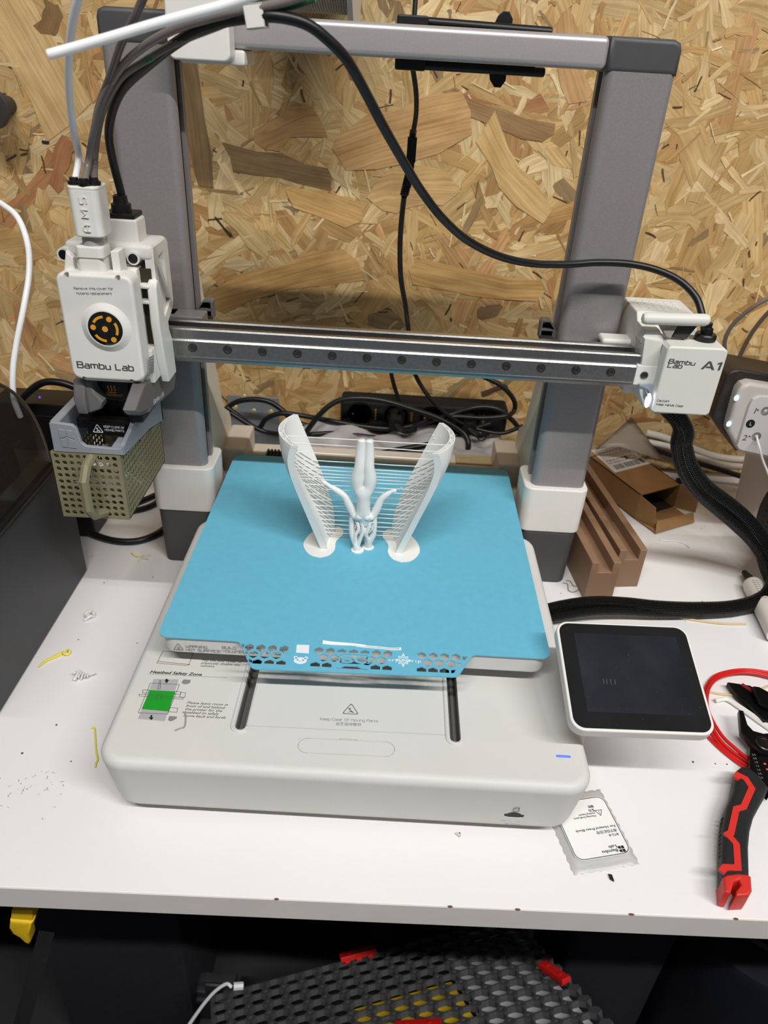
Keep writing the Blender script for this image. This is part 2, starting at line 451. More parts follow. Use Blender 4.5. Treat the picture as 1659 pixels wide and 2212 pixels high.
wb = MB(); wb.box(WX0, WX1, WY + 2, WY + 20, WZ0, WZ1)
wall = wb.build('wall_back', mat('board_core', (150, 116, 72), 0.7, var=0.3, scale=70)); wall['kind'] = 'structure'

def make_strands():
    rnd = random.Random(11)
    V = []; F = []; UVS = []; COL = []
    tones = [((214, 182, 128), 24), ((222, 194, 144), 22), ((206, 170, 114), 20), ((196, 158, 102), 13), ((230, 206, 160), 12),
             ((186, 146, 94), 5), ((204, 160, 110), 4), ((164, 138, 100), 3), ((184, 134, 90), 1.2)]
    pal = [lin(c) for c, w in tones]; wts = [w for c, w in tones]
    def strand(cx, cz, ang, L_, W_, y, col, tilt):
        ca, sa = math.cos(ang), math.sin(ang)
        n = 4
        top = []; bot = []
        for k in range(n + 1):
            u = -L_ / 2 + L_ * k / n
            wob = 0.18 * W_
            top.append((u + rnd.uniform(-.04, .04) * L_, W_ / 2 + rnd.uniform(-wob, wob)))
            bot.append((u + rnd.uniform(-.04, .04) * L_, -W_ / 2 + rnd.uniform(-wob, wob)))
        ends = rnd.uniform(-.5, .5) * W_
        top[0] = (top[0][0] + ends, top[0][1]); bot[-1] = (bot[-1][0] - ends, bot[-1][1])
        tip0 = (-L_ / 2 - rnd.uniform(0, .6) * W_, rnd.uniform(-.2, .2) * W_)
        tip1 = (L_ / 2 + rnd.uniform(0, .6) * W_, rnd.uniform(-.2, .2) * W_)
        loop = top + [tip1] + bot[::-1] + [tip0]
        i0 = len(V); off = (rnd.uniform(0, 9), rnd.uniform(0, 9))
        bow = rnd.uniform(-.3, .3) * W_
        for u, w in loop:
            w2 = w + bow * (2 * u / L_) ** 2
            V.append(((cx + u * ca - w2 * sa) * S, (WY - y + tilt * w) * S, (cz + u * sa + w2 * ca) * S))
            UVS.append((u * S + off[0], w * S + off[1])); COL.append(col)
        F.append(list(range(i0, i0 + len(loop))))
    def shade(c, k): return tuple(min(1, x * k) for x in c[:3]) + (1,)
    y = 0.0
    area = (WX0 + 10, WX1 - 10, WZ0 + 10, WZ1 - 10)
    N_ = 7400
    for i in range(N_):
        q = i / N_
        y = 0.1 + 1.3 * q
        cx, cz = rnd.uniform(area[0], area[1]), rnd.uniform(area[2], area[3])
        if q < 0.45: L_, W_ = rnd.uniform(60, 130), rnd.uniform(16, 40)
        elif q < 0.86: L_, W_ = rnd.uniform(34, 100), rnd.uniform(8, 28)
        else: L_, W_ = rnd.uniform(10, 46), rnd.uniform(1.5, 8)
        c = rnd.choices(pal, wts)[0]
        strand(cx, cz, rnd.uniform(0, PI), L_, W_, y, shade(c, rnd.uniform(.82, 1.1)), rnd.uniform(-.03, .03))
    for i in range(2000):                                        # slivers and dust caught between the strands
        cx, cz = rnd.uniform(area[0], area[1]), rnd.uniform(area[2], area[3])
        dark = rnd.random() < 0.36
        c = lin((92, 66, 38)) if dark else lin((236, 214, 168)) if rnd.random() < .5 else rnd.choice(pal)
        L_, W_ = (rnd.uniform(3, 16), rnd.uniform(.5, 1.8)) if dark else (rnd.uniform(5, 26), rnd.uniform(.5, 3))
        strand(cx, cz, rnd.uniform(0, PI), L_, W_, 1.45 + 0.2 * i / 2000, shade(c, rnd.uniform(.8, 1.1)), 0)
    # the strands that stand out in the picture: a long dark one beside the left column, a pale broad one top left, a grey knot
    special = [((-190,396.5),(-179.7,287.4), 19, (140, 114, 80)), ((-345.7,423.9),(-305.9,343.7), 50, (220, 188, 136)),
               ((-304.1,429.4),(-313.4,408.8), 16, (142, 112, 72)), ((-331.9,279.1),(-311.5,321.7), 14, (174, 122, 82)),
               ((48.6,373.6),(148.2,345.9), 16, (160, 128, 86)), ((145.8,434.4),(170.1,381.7), 22, (200, 160, 112)),
               ((-43.2,327.8),(67.2,361.2), 40, (206, 166, 114)), ((-153.4,313.8),(-63.1,302.1), 20, (146, 120, 84)),
               ((102.7,177),(125.5,177.3), 13, (136, 112, 80)), ((-8,292.5),(55.4,300.2), 34, (214, 178, 124)),
               ((120.9,84.5),(143.6,96), 7, (92, 62, 44)), ((-125.5,335.5),(-72.2,353.9), 26, (192, 152, 102)),
               ((-172.6,257.4),(-157.7,240.3), 2.2, (50, 34, 22)), ((-336.4,317.9),(-329.4,317.1), 2.4, (44, 32, 24)),
               ((-90.6,283.7),(-25.4,265.6), 24, (212, 172, 112)), ((34.8,209.2),(163.1,197.3), 26, (208, 168, 108)),
               ((-176.2,177.6),(-33.7,224.2), 30, (206, 164, 104)), ((86.8,342.7),(149.9,279.6), 24, (216, 182, 126))]
    for i, (a, b, W_, c) in enumerate(special):
        strand((a[0] + b[0]) / 2, (a[1] + b[1]) / 2, math.atan2(b[1] - a[1], b[0] - a[0]), math.hypot(b[0] - a[0], b[1] - a[1]), W_, 1.62 + i * .012, lin(c), 0)
    me = bpy.data.meshes.new('wood_strands'); me.from_pydata(V, [], F)
    uvl = me.uv_layers.new(name='UVMap'); ca = me.color_attributes.new('tone', 'FLOAT_COLOR', 'POINT')
    for i, c in enumerate(COL): ca.data[i].color = c
    for l in me.loops: uvl.data[l.index].uv = UVS[l.vertex_index]
    o = link_mesh('wood_strands', me, strand_material(), wall); o['kind'] = 'stuff'
make_strands()

# ---- floor far below the bench
fl = MB(); fl.box(-900, 950, -700, 320, -610, -600)
floor = fl.build('floor', mat('dark_floor', (30, 29, 30), 0.8, var=0.3, scale=12)); floor['kind'] = 'structure'

# ---- workbench: white laminate top with a pale grey edge band, on a dark carcass
bench = thing('workbench', 'white laminate workbench top with a pale grey front edge, carrying the printer', 'workbench', (0, 20, -600))
def laminate():
    M = mat('white_laminate', (229, 227, 227), 0.38, var=0.012, scale=14, bump=0.10, bscale=420)
    nt = M.node_tree; N = nt.nodes; L = nt.links; p = N['Principled BSDF']
    src = p.inputs['Base Color'].links[0].from_socket
    tc = N.new('ShaderNodeTexCoord')
    v = N.new('ShaderNodeTexVoronoi'); v.inputs['Scale'].default_value = 55; v.inputs['Randomness'].default_value = 1
    n = N.new('ShaderNodeTexNoise'); n.inputs['Scale'].default_value = 9; n.inputs['Detail'].default_value = 3
    L.new(tc.outputs['Object'], v.inputs['Vector']); L.new(tc.outputs['Object'], n.inputs['Vector'])
    r = N.new('ShaderNodeMath'); r.operation = 'LESS_THAN'; r.inputs[1].default_value = 0.035
    L.new(v.outputs['Distance'], r.inputs[0])
    g = N.new('ShaderNodeMath'); g.operation = 'GREATER_THAN'; g.inputs[1].default_value = 0.56
    L.new(n.outputs['Fac'], g.inputs[0])
    a = N.new('ShaderNodeMath'); a.operation = 'MULTIPLY'
    L.new(r.outputs[0], a.inputs[0]); L.new(g.outputs[0], a.inputs[1])
    mx = N.new('ShaderNodeMix'); mx.data_type = 'RGBA'; mx.inputs[7].default_value = lin((120, 110, 104))
    L.new(a.outputs[0], mx.inputs['Factor']); L.new(src, mx.inputs[6]); L.new(mx.outputs[2], p.inputs['Base Color'])
    return M
def bench_front(x): return -250.6 + 0.0139 * x
xa, xb = -720, 760
b = MB(); b.prism([(xa, bench_front(xa)), (xb, bench_front(xb)), (xb, 299.4), (xa, 299.4)], 'z', -18, 0, bev=0.5, seg=1)
b.build('top_board', laminate(), bench)
b = MB(); b.prism([(xa, bench_front(xa) - 0.9), (xb, bench_front(xb) - 0.9), (xb, bench_front(xb)), (xa, bench_front(xa))], 'z', -18.2, -0.15)
b.build('edge_band', mat('edge_band_grey', (212, 207, 202), 0.5, var=0.03, scale=30), bench)
b = MB()
rr = random.Random(5)
for px_ in (-34, 64.5, 103, 168, 228):
    w = rr.uniform(1.5, 4); b = MB(); b.sphere((px_, bench_front(px_) - .3, -0.1), 1, w / 2, .75, .45, 8); b.build('edge_chip', mat('chipped_chipboard', (96, 72, 54), 0.9), bench)
b = MB()
b.box(xa, xa + 18, -230, 290, -600, -18); b.box(xb - 18, xb, -230, 290, -600, -18); b.box(xa + 18, xb - 18, 270, 290, -600, -18)
b.build('carcass', mat('dark_carcass', (22, 22, 26), 0.8, var=0.2), bench)
# scuffs and purple ink marks left on the laminate
b = MB(); rr = random.Random(3)
cx0, cy0 = (-202.7,-187.5)
for i in range(34):
    x, y = cx0 + rr.gauss(0, 11), cy0 + rr.gauss(0, 7)
    l = rr.uniform(.3, 1.2); a = rr.uniform(0, PI)
    d = Vector((math.cos(a), math.sin(a), 0)); s = Vector((-d.y, d.x, 0)) * rr.uniform(.12, .3); c = Vector((x, y, 0.05))
    b.faces([c - d * l - s, c + d * l - s * .4, c + d * l + s, c - d * l + s * .6], [(0, 1, 2, 3)])
b.build('ink_marks', mat('purple_marks', (150, 112, 122), 0.7, var=0), bench)['kind'] = 'stuff'
b = MB()
for x, y in [(307.7,46.4),(-205.1,-136.4),(-217.7,-161.8),(-227.9,24.1),(-252.6,61.7),(-188.5,35.9),(239.5,-136.9),(254.9,-137.4),(263.1,-137.3),(72.6,-203)]:
    l = rr.uniform(.4, 1.0)
    b.lathe([(l, 0), (l * .5, .5), (0, .6)], (x, y, 0.0), n=6)
b.build('crumbs', mat('dark_crumb', (66, 60, 52), 0.8, var=0), bench)['kind'] = 'stuff'

# ================================================================== THE 3D PRINTER
printer = thing('printer', 'large white and grey desktop 3D printer with portal frame, heated bed and tool head', '3d printer', (0, -70, 0))

# ---- base
b = MB(); b.prism(rrect(-147.5, 147.5, -208, 60, 17, 7), 'z', 53, 7, bev=6.5, seg=5, taper=0.962)
base = b.build('base_shell', BODY, printer, sharp=0.9)
def cutter(mb):
    o = mb.build('tmp_cutter', None, None); return o
cuts = []
for sx in (-66.5, 66.1):
    c = MB(); c.prism(rrect(sx - 3.4, sx + 3.4, -177.5, 40, 3.3, 5), 'z', 40, 70); cuts.append(cutter(c))
c = MB(); c.prism([(96.8, 23.5), (98.5, 24.2), (100.5, 25.6), (102.8, 26.3), (105.2, 25.6), (107.4, 24.0), (109.4, 23.3), (108.8, 20.4), (105.5, 20.0), (100.4, 20.0), (97.6, 20.6)], 'y', -215, -190)
cuts.append(cutter(c))
carve(base, cuts)
for sx in (-66.5, 66.1):
    b = MB()
    b.box(sx - 3.3, sx + 3.3, -176, 40, 40.2, 41); b.box(sx - 3.35, sx - 3.0, -173, 40, 40.2, 51); b.box(sx + 3.0, sx + 3.35, -173, 40, 40.2, 51)
    b.cyl((sx + 1, -172, 42), (sx + 1, 40, 42), 1.6, n=10)
    b.build('slot_shade_liner', mat('slot_shade_grey', (112, 111, 110), 0.55, var=0.05), base)  # liner added; the shade inside the slot is painted into its grey
    b = MB(); pts = rrect(sx - 5.0, sx + 5.0, -179.4, 30, 4.9, 6)
    b.tube([(p[0], p[1], 52.9) for p in pts[11:25]], 1.3, n=8, smooth=1)
    b.build('slot_rim', BODY, base)
b = MB(); b.box(96.2, 110, -204.0, -186, 19.4, 27)
b.build('slot_shade_fill', BLACK, base)  # no card: black filler painting the shade inside the slot
# moulded outlines on the deck
SEAM = mat('moulding_line', (186, 184, 177), 0.5, var=0)
line_strip([(-62.0, -128, 52.9), ((-62.7,-174.2,52.9)), ((60,-172.6,52.9)), (61.6, -124, 52.9)], 0.5, 0.22, SEAM, base, 'deck_seam')
pts = rrect(-29.3, 28.8, -192.0, -181.0, 5.4, 6)
line_strip([(p[0], p[1] + 0.012 * p[0], 52.92) for p in pts], 0.4, 0.2, SEAM, base, 'deck_seam', closed=True)
line_strip([(-5, -180.4, 52.95), (6, -180.2, 52.95)], 0.5, 0.3, SEAM, base, 'deck_seam')
b = MB(); b.prism(rrect(126.6, 135.7, -184.9, -183.0, 0.9, 4), 'z', 52.6, 53.15)
b.build('status_light', mat('blue_status_light', (84, 116, 232), 0.4, var=0, emit=0.55), base)
def prot(pts, a, c):                      # rotate a 2D outline
    return [(c[0] + (x * math.cos(a) - y * math.sin(a)), c[1] + (x * math.sin(a) + y * math.cos(a))) for x, y in pts]
def warn_triangle(center, size, xdir, updir, material, parent, inner):
    """outlined warning triangle printed flat; inner: list of outlines in units of size"""
    X_ = Vector(xdir).normalized(); U = Vector(updir).normalized(); Nn = X_.cross(U); c = Vector(center)
    def loop(r, k=4):
        out = []
        for i in range(3):
            a0 = PI / 2 + 2 * PI * i / 3
            cx, cy = (1 - 0.16) * r * math.cos(a0), (1 - 0.16) * r * math.sin(a0)
            for j in range(k + 1):
                a = a0 - PI / 3 + 2 * PI / 3 * j / k
                out.append((cx + .16 * r * math.cos(a), cy + .16 * r * math.sin(a)))
        return out
    t = sheet(loop(size), [loop(size * 0.80)], 0, 0.12)
    mb = MB(Matrix((X_, U, Nn)).transposed().to_4x4().copy())
    M_ = Matrix((X_, U, Nn)).transposed().to_4x4(); M_.translation = c
    mb = MB(M_); mb.merge(t)
    for o in inner: mb.prism([(x * size, y * size) for x, y in o], 'z', 0, 0.12)
    return mb.build('warning_symbol', material, parent)
GEARS = [ngon(-.12, .22, .17, 9), ngon(.0, -.12, .15, 9), [(.10, -.05), (.34, -.20), (.42, -.34), (.2, -.34), (.06, -.22)], [(-.34, -.34), (-.2, -.22), (-.12, -.34)]]
HEAT = [[(-.28, -.36), (.28, -.36), (.28, -.29), (-.28, -.29)]] + [[(x - .04, -.2), (x + .02, -.05), (x - .04, .1), (x + .02, .25), (x + .08, .25), (x + .02, .1), (x + .08, -.05), (x + .02, -.2)] for x in (-.2, -.02, .16)]
warn_triangle((0.3, -157.0, 53.02), 5.6, (1, .012, 0), (0, 1, 0), PRINTGREY, base, GEARS)
techno('Keep Clear Of Moving Parts', 1.9, (-0.2, -165.9, 53.05), (1, .025, 0), (0, 1, 0), PRINTGREY, base, align='CENTER', xs=.95)
text('远离运动部件', 1.9, (-0.2, -169.4, 53.05), (1, .025, 0), (0, 1, 0), PRINTGREY, base, align='CENTER', bold=.4)
fy = -205.7
line_strip([(101.6, fy, 28.2), (101.6, fy, 30.0), (103.0, fy, 31.4), (105.0, fy, 31.4), (105.0, fy, 28.2)], 0.4, 0.3, PRINTGREY, base, 'card_symbol', closed=True, nrm=(0, -1, -.1))
text('Cold-swappable', 1.7, (104.2, -203.9, 15.9), (1, .01, 0), (0, .1, 1), PRINTDARK, base, align='CENTER', xs=1.05)
text('断电插拔', 1.7, (103.8, -203.55, 12.6), (1, .01, 0), (0, .1, 1), PRINTDARK, base, align='CENTER')
for x in (-112, 112):
    for y in (-178, 35): b = MB(); b.cyl((x, y, 0), (x, y, 9), 12, n=20); b.build('rubber_foot', RUBBER, printer)

# ---- safety sticker on the deck
lab = MB(); zl = 53.06
LB = [(-137.5, -178.8), (-78.3, -178.6), (-77.6, -95), (-137.2, -95)]
lab.prism(LB, 'z', 52.8, zl)
stick = lab.build('sticker', mat('clear_sticker', (206, 205, 199), 0.28, var=0.01), base)
zp = zl + 0.03
def flatpoly(name, pts, material, parent, z, h=0.04):
    mb = MB(); mb.prism(pts, 'z', z, z + h); return mb.build(name, material, parent)
LG = mat('pale_grey_ink', (168, 168, 168), 0.6, var=0); GREEN = mat('green_ink', (18, 150, 34), 0.55, var=0)
def sprint(s, px_, h=1.95, bold=.2, **k): return text(s, h, (px_[0], px_[1], zp), (1, .005, 0), (0, 1, 0), PRINTBLACK, base, shear=.25, bold=bold, xs=1.12, **k)
sprint('Heatbed Safety Zone', ((-134.5,-134.5)), 2.5, .8)
line_strip([(-134.8, -135.4, zp), (-83, -134.7, zp)], .3, .03, PRINTGREY, base, 'printed_line')
for s, q in zip(('Please leave room in', 'front of and behind', 'the printer for the', 'heatbed to safely', 'move back and forth.'), [(-103.7,-159.2),(-103.6,-161.9),(-103.5,-164.6),(-103.3,-167.2),(-103.2,-169.9)]):
    sprint(s, q)
for s, q in zip(('Flip the lens cover to', 'physically disable the', 'camera.'), [(-103.2,-120.5),(-103.2,-123.2),(-103.1,-125.8)]): sprint(s, q)
flatpoly('printed_zone', [((-130.2,-139.7)), ((-114,-138.8)), ((-113.2,-174.4)), ((-130,-173.8))], LG, base, zp - .02)
flatpoly('printed_bed', [((-129.7,-149.6)), ((-113.3,-149.5)), ((-113.1,-166.5)), ((-130.1,-165.8))], GREEN, base, zp + .04)
for q in ([(-131.2,-143.5),(-112.3,-143.3),(-113.1,-168.7),(-131.2,-169)], [(-134.1,-149.9),(-130.3,-149.6),(-130,-152.4),(-133.6,-152.3)], [(-113.6,-149.5),(-109.7,-149.6),(-109.6,-152.1),(-113.2,-151.9)],
          [(-113.1,-163.4),(-108.1,-163.4),(-107.8,-166.8),(-113,-166.8)], [(-125,-148.4),(-126,-140.6),(-125.4,-140.5),(-123.5,-148.3)], [(-135.6,-153.7),(-107,-154.3),(-106.9,-155.8),(-134.8,-155.2)],
          [(-109.6,-150),(-106.6,-150.2),(-106.1,-154.2),(-109.4,-154)], [(-124.1,-152.4),(-121.4,-152.6),(-120.3,-157.3),(-123.6,-157.1)],
          [(-131.6,-113.3),(-132.2,-123.3),(-110.9,-124.7),(-110.6,-113.4)], [(-132.2,-123.3),(-132.3,-125.1),(-112.2,-125.7),(-110.3,-124.7)]):
    line_strip([(x, y, zp + .09) for x, y in q], .28, .03, PRINTDARK, base, 'printed_line', closed=True)
for q in ([(-122,-138.6),(-122.9,-140.8),(-122,-140.7),(-121.9,-142.4),(-120.4,-142.2),(-120.5,-140.6),(-119.7,-140.5)], [(-121.5,-174.3),(-123.8,-172.2),(-123,-172.1),(-123,-170.2),(-121.9,-170.2),(-121.9,-172),(-120.8,-172)]):
    flatpoly('printed_arrow', q, PRINTBLACK, base, zp + .03)
for q in ([(-111.6,-141.1),(-110.8,-138.5),(-106.2,-138.6),(-105.9,-141.1),(-107.6,-142.5),(-110,-142.7)], [(-111.7,-172.8),(-111.5,-170.1),(-106.9,-170.2),(-106.5,-171.6),(-108.7,-174),(-110.7,-174.2)]):
    flatpoly('printed_hand', q, PRINTGREY, base, zp)

# ---- heated bed
b = MB(); b.prism(rrect(-126.8, 126.6, -127.2, 126, 9, 6), 'z', 79.1, 65.3, bev=1.5, seg=3, taper=0.997)
bed = b.build('heated_bed', BODY, printer, sharp=0.9)
b = MB(); b.prism(rrect(-125.4, 125.4, -126, 125, 7, 5), 'z', 78.9, 79.28); b.build('magnet_sheet', BLACKMATT, bed)
ty = -127.1
warn_triangle((-115.6, ty - .06, 70.3), 3.6, (1, 0, 0), (0, .02, 1), PRINTGREY, bed, HEAT)
techno('WARNING', 1.9, (-110.6, ty - .17, 71.0), (1, 0, 0), (0, .015, 1), PRINTGREY, bed, xs=1.15)
techno('HOT SURFACE!', 1.9, (-110.6, ty - .15, 68.0), (1, 0, 0), (0, .015, 1), PRINTGREY, bed, xs=1.15)
techno('BUILD', 1.9, (-86.6, ty - .17, 71.8), (1, 0, 0), (0, .015, 1), PRINTGREY, bed, xs=1.15)
techno('VOLUME', 1.9, (-86.6, ty - .15, 68.8), (1, 0, 0), (0, .015, 1), PRINTGREY, bed, xs=1.15)
techno('256 x 256', 4.4, (-73, ty - .15, 69.2), (1, 0, 0), (0, .015, 1), PRINTGREY, bed, xs=1.0, weight=1.1)
b = MB(); b.box(-90, 90, -70, 70, 55, 65.6, 2); b.box(-69, -64, -60, 60, 42, 57); b.box(63.6, 68.6, -60, 60, 42, 57)
b.build('bed_carriage', DARKGREY, printer)

# ---- rear of the base: cross bar, stepped blocks and sloping braces behind the columns
b = MB(); b.box(-122, 124, 60, 192, 8, 50, 3); b.box(-124, 126, 166, 192, 40, 61, 3)
rear = b.build('rear_base', BONE, printer)
b = MB(); b.box(84, 123, 170, 189, 60.4, 62.0, .5)
rl = b.build('rating_label', mat('tan_label', (178, 160, 120), 0.5), rear)
for i, (s, h) in enumerate((('POWER SUPPLY', 1.5), ('INPUT AC 100-240V  CE  FC', 1.1))):
    text(s, h, (88, 181 - i * 4.2, 62.05), (1, 0, 0), (0, 1, 0), PRINTDARK, rl)
b = MB()
for k in range(9): b.box(-106 + k * 3.4, -103.6 + k * 3.4, 160, 174, 52, 64, .6, 1)
b.box(-106, -76, 162, 175, 50, 61)
b.build('ribbed_connector', BLACK, rear)
for s in (-1, 1):
    b = MB(); b.prism([(97, 8), (97, 262), (104, 250), (128, 175), (150, 118), (172, 104), (176, 96), (176, 8)], 'x', *sorted((s * 158, s * 141)), bev=2.5)
    x0, x1 = sorted((s * 143, s * 120.3)); b.box(x0, x1, 131, 185, 8, 84, 2.5)
    b.build('rear_brace', BONE, printer)

# ---- portal frame
def post_outline(s):
    x0, x1, y0, y1, r = 139.6, 185, 65, 97, 6
    p = rrect(x0, x1, y0, y1, r, 5)
    p = p[:12] + [(x0, 85), (x0 + 4.5, 85), (x0 + 4.5, 72.5), (x0, 72.5)] + p[12:]
    return p if s > 0 else [(-x, y) for x, y in p[::-1]]
for s in (-1, 1):
    b = MB(); b.prism(post_outline(s), 'z', 52, 406); post = b.build('column', ANOD, printer, sharp=0.9)
    x0, x1 = sorted((s * 144.0, s * 142.2)); b = MB(); b.box(x0, x1, 73, 84.6, 60, 405); b.build('belt_slot', BLACKMATT, post)
    x0, x1 = sorted((s * 139.2, s * 185.2))
    oc = [(x0, 405), (x1, 405)]
    if s > 0: oc += [(x1, 419), (x1 - 1.5, 423), (x1 - 5.5, 424.8), (x0, 424.8)]
    else: oc += [(x1, 424.8), (x0 + 5.5, 424.8), (x0 + 1.5, 423), (x0, 419)]
    b = MB(); b.prism(oc, 'y', 64.6, 97.4, bev=3.2, seg=4); b.build('corner_cap', DARKGREY, printer, sharp=0.9)
    x0, x1 = sorted((s * 133.5, s * 188.3))
    b = MB(); b.prism(rrect(x0, x1, 59.6, 104, 8, 6), 'z', 100, 56.2, bev=1.6, seg=3, taper=0.975); b.build('column_collar', WHITE, printer, sharp=0.9)
    x0, x1 = sorted((s * 135.6, s * 185.8))
    b = MB(); b.prism(rrect(x0, x1, 61, 102, 8, 6), 'z', 56.3, 0.2, bev=2.2, seg=3, taper=0.95); b.build('column_foot', DARKGREY, printer, sharp=0.9)
b = MB(); b.box(-139.3, 139.3, 64.4, 97, 405.8, 424.6, 4, 4)
b.build('top_beam', ANODLIGHT, printer, sharp=0.9)

# ---- X rail
prof = [(22, 212.5), (22, 234.2), (23, 235.2), (27, 235.2), (28, 234.4), (28, 229), (39, 229), (39, 234.4), (40, 235.4), (45, 235.4), (46.2, 234.2), (46.2, 214), (43, 209.2), (26, 209.2)]
b = MB(); b.prism(prof, 'x', -186, 206); xb_ = b.build('cross_rail', STEEL, printer, sharp=0.3)
b = MB(); b.box(-186, 206, 28.4, 38.6, 229, 230.2); b.build('rail_groove', mat('groove_dark', (40, 42, 46), 0.35, var=0), xb_)
b = MB(); b.prism([(20, 215.6), (20, 226.6), (20.9, 227.9), (22.2, 227.9), (22.2, 214.4), (20.9, 214.4)], 'x', -186, 188.6)
b.build('linear_guide', RAILSTEEL, xb_, sharp=0.3)
for k in range(13):
    x = -129.6 + 25.06 * k; z = 222.0
    b = MB(); b.lathe([(3.3, -.1), (3.3, .28), (2.9, .34), (2.8, .12), (2.2, .12), (2.1, .85), (1.25, .95), (1.15, .3), (0, .3)], (x, 20.0, z), (0, -1, 0), 18)
    b.build('guide_screw', DARKSTEEL, xb_)
b = MB(); b.box(188.8, 204, 19.6, 30, 213.6, 228.4, .8); b.box(197, 208, 20.5, 47, 207, 238, 1); b.build('rail_end_block', WHITE, xb_)
b = MB(); b.lathe([(2.8, 0), (2.8, .6), (2.3, .9), (1.2, .9), (1.1, .2), (0, .2)], (195.3, 19.6, 221.4), (0, -1, 0), 16); b.build('guide_screw', DARKSTEEL, xb_)
# carriage brackets riding on the columns
for s in (-1, 1):
    x0, x1 = sorted((s * 186, s * 128)); b = MB()
    b.box(x0, x1, 46, 64.2, 206, 236 if s < 0 else 226, 1)
    br = b.build('column_slider', ANOD, printer)
    P_ = lambda x, z: (s * (126.8 + (x - 119.5) * .68), 226 + (z - 230) * .70)
    out = [P_(139, 230), P_(139, 239), P_(130, 250), P_(121.5, 250.5), P_(119.5, 248.5), P_(119.5, 230)]
    t = sheet(out, [[P_(121.2, 240.4), P_(121.4, 248.8), P_(129.4, 248.4), P_(135.6, 240.6)], [P_(121.2, 232), P_(121.2, 239), P_(134, 239), P_(134, 232)]], 0, 10)
    mb = MB(Matrix(((1, 0, 0, 0), (0, 0, -1, 84), (0, 1, 0, 0), (0, 0, 0, 1)))); mb.merge(t)
    mb.build('slider_gusset', GREY, br)
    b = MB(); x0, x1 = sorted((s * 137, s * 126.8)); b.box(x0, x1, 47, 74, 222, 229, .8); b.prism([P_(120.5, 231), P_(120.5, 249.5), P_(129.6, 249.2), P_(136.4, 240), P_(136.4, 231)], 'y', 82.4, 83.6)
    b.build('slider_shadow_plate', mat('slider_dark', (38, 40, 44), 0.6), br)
    b = MB(); b.cyl((s * 130.0, 82.6, 237.2), (s * 130.0, 81.4, 237.2), 1.7, n=14); b.build('slider_hole_disc', mat('hole_beige', (196, 160, 124), 0.4, var=0), br)  # no screw: beige disc added for the wall seen through a hole

# ---- right-hand motor housing
hw = mat('housing_white', (212, 211, 204), 0.45, var=0.015, bump=0.05, bscale=900)
FR = [(203.2, 244.6), (205.4, 246.8), (242.4, 247.4), (245.0, 245.6), (245.6, 243), (245.4, 199), (243.4, 196.8), (205.2, 196.9), (203.2, 198.8)]
b = MB(); b.prism(FR, 'y', 9.6, 44, bev=1.6, seg=3)
house = b.build('motor_housing', hw, printer)
b = MB(); b.prism([(40, 199), (40, 250), (50, 258.6), (86, 258.6), (89, 255), (89, 199)], 'x', 189, 233, bev=2.2)
b.prism([(189.5, 248), (203, 247), (204.5, 198), (201, 196), (195.4, 207), (193, 214)], 'y', 20, 46, bev=1.5)
b.prism([(189.5, 253), (200, 253), (205, 247), (205, 236), (196, 236), (189.5, 243)], 'y', 24, 46, bev=1.5)
b.build('motor_case', hw, house)
b = MB(); b.box(168, 197, 46.5, 62, 232.5, 237.6, 2.2, 3); b.build('slider_cap', hw, house)
for k in range(6):
    for j in range(4):
        if k == 0 and j == 0: vent = MB()
        vent.box(195 + k * 5.4, 199 + k * 5.4, 57 + j * 6, 60.5 + j * 6, 258.4, 258.95, .25, 1)
vent.build('vent_ribs', hw, house)
# camera arm lying across the housing
A0, A1 = Vector((184,20,263.5)), Vector((230.9,20,265))
b = MB(); b.cyl(A0 + Vector((0, 0, -1.5)), A1 + Vector((0, 0, -1.5)), 4.2, n=20, bev=3.2)
arm = b.build('camera_arm', hw, house)
b = MB(); b.prism([(210.6,257),(225,257.8),(219.8,247.9),(209.7,248.9)], 'y', 23, 30, bev=.8); b.build('camera_window', mat('camera_dark', (52, 48, 42), 0.25, var=0), arm)
b = MB(); b.prism([(200.5,254.7),(210.6,258.3),(207.9,248.8),(205.1,249.3)], 'y', 21, 32, bev=.6); b.build('camera_bracket', mat('camera_grey', (150, 148, 144), 0.5), arm)
bq = Vector((234,27,247.7))
b = MB(); b.lathe([(6.8, -3), (7.4, 0), (7.4, 3.4), (6.6, 4.4), (4.2, 4.4), (3.9, 8), (2.6, 9), (2.5, 12)], bq, (0, 0, 1), 20); b.build('cable_boot', RUBBER, house)
# print on the front
techno('Bambu', 2.9, (206.3,9.4,235), (1, 0, -.035), (0, 0, 1), PRINTDARK, house, xs=1.36, weight=1.1, slant=.12)
techno('Lab', 2.9, (206.4,9.4,232), (1, 0, -.035), (0, 0, 1), PRINTDARK, house, xs=1.36, weight=1.1, slant=.12)
b = MB(); q = Vector((229.8,9.4,232.1))
for o in ([(0, 0), (4.0, 6.0), (5.6, 6.0), (9.4, 0), (7.6, 0), (4.8, 4.9), (1.7, 0)], [(3.0, 1.2), (7.0, 1.2), (6.4, 2.2), (3.6, 2.2)], [(10.6, 5.0), (12.6, 6.0), (13.8, 6.0), (13.2, 0), (11.8, 0), (12.3, 4.8), (10.7, 4.1)]):
    b.prism([(q.x + x * 1.0, q.z + y * .98 - .02 * x) for x, y in o], 'y', 9.3, 9.65)
b.build('lettering', PRINTDARK, house)
techno('Caution!', 1.5, ((205.3,9.4,206.1)), (1, 0, -.02), (0, 0, 1), PRINTDARK, house, xs=1.02, slant=.12)
techno('Keep Hands Clear', 1.5, ((205.5,9.4,203.2)), (1, 0, -.02), (0, 0, 1), PRINTDARK, house, xs=1.02, slant=.12)
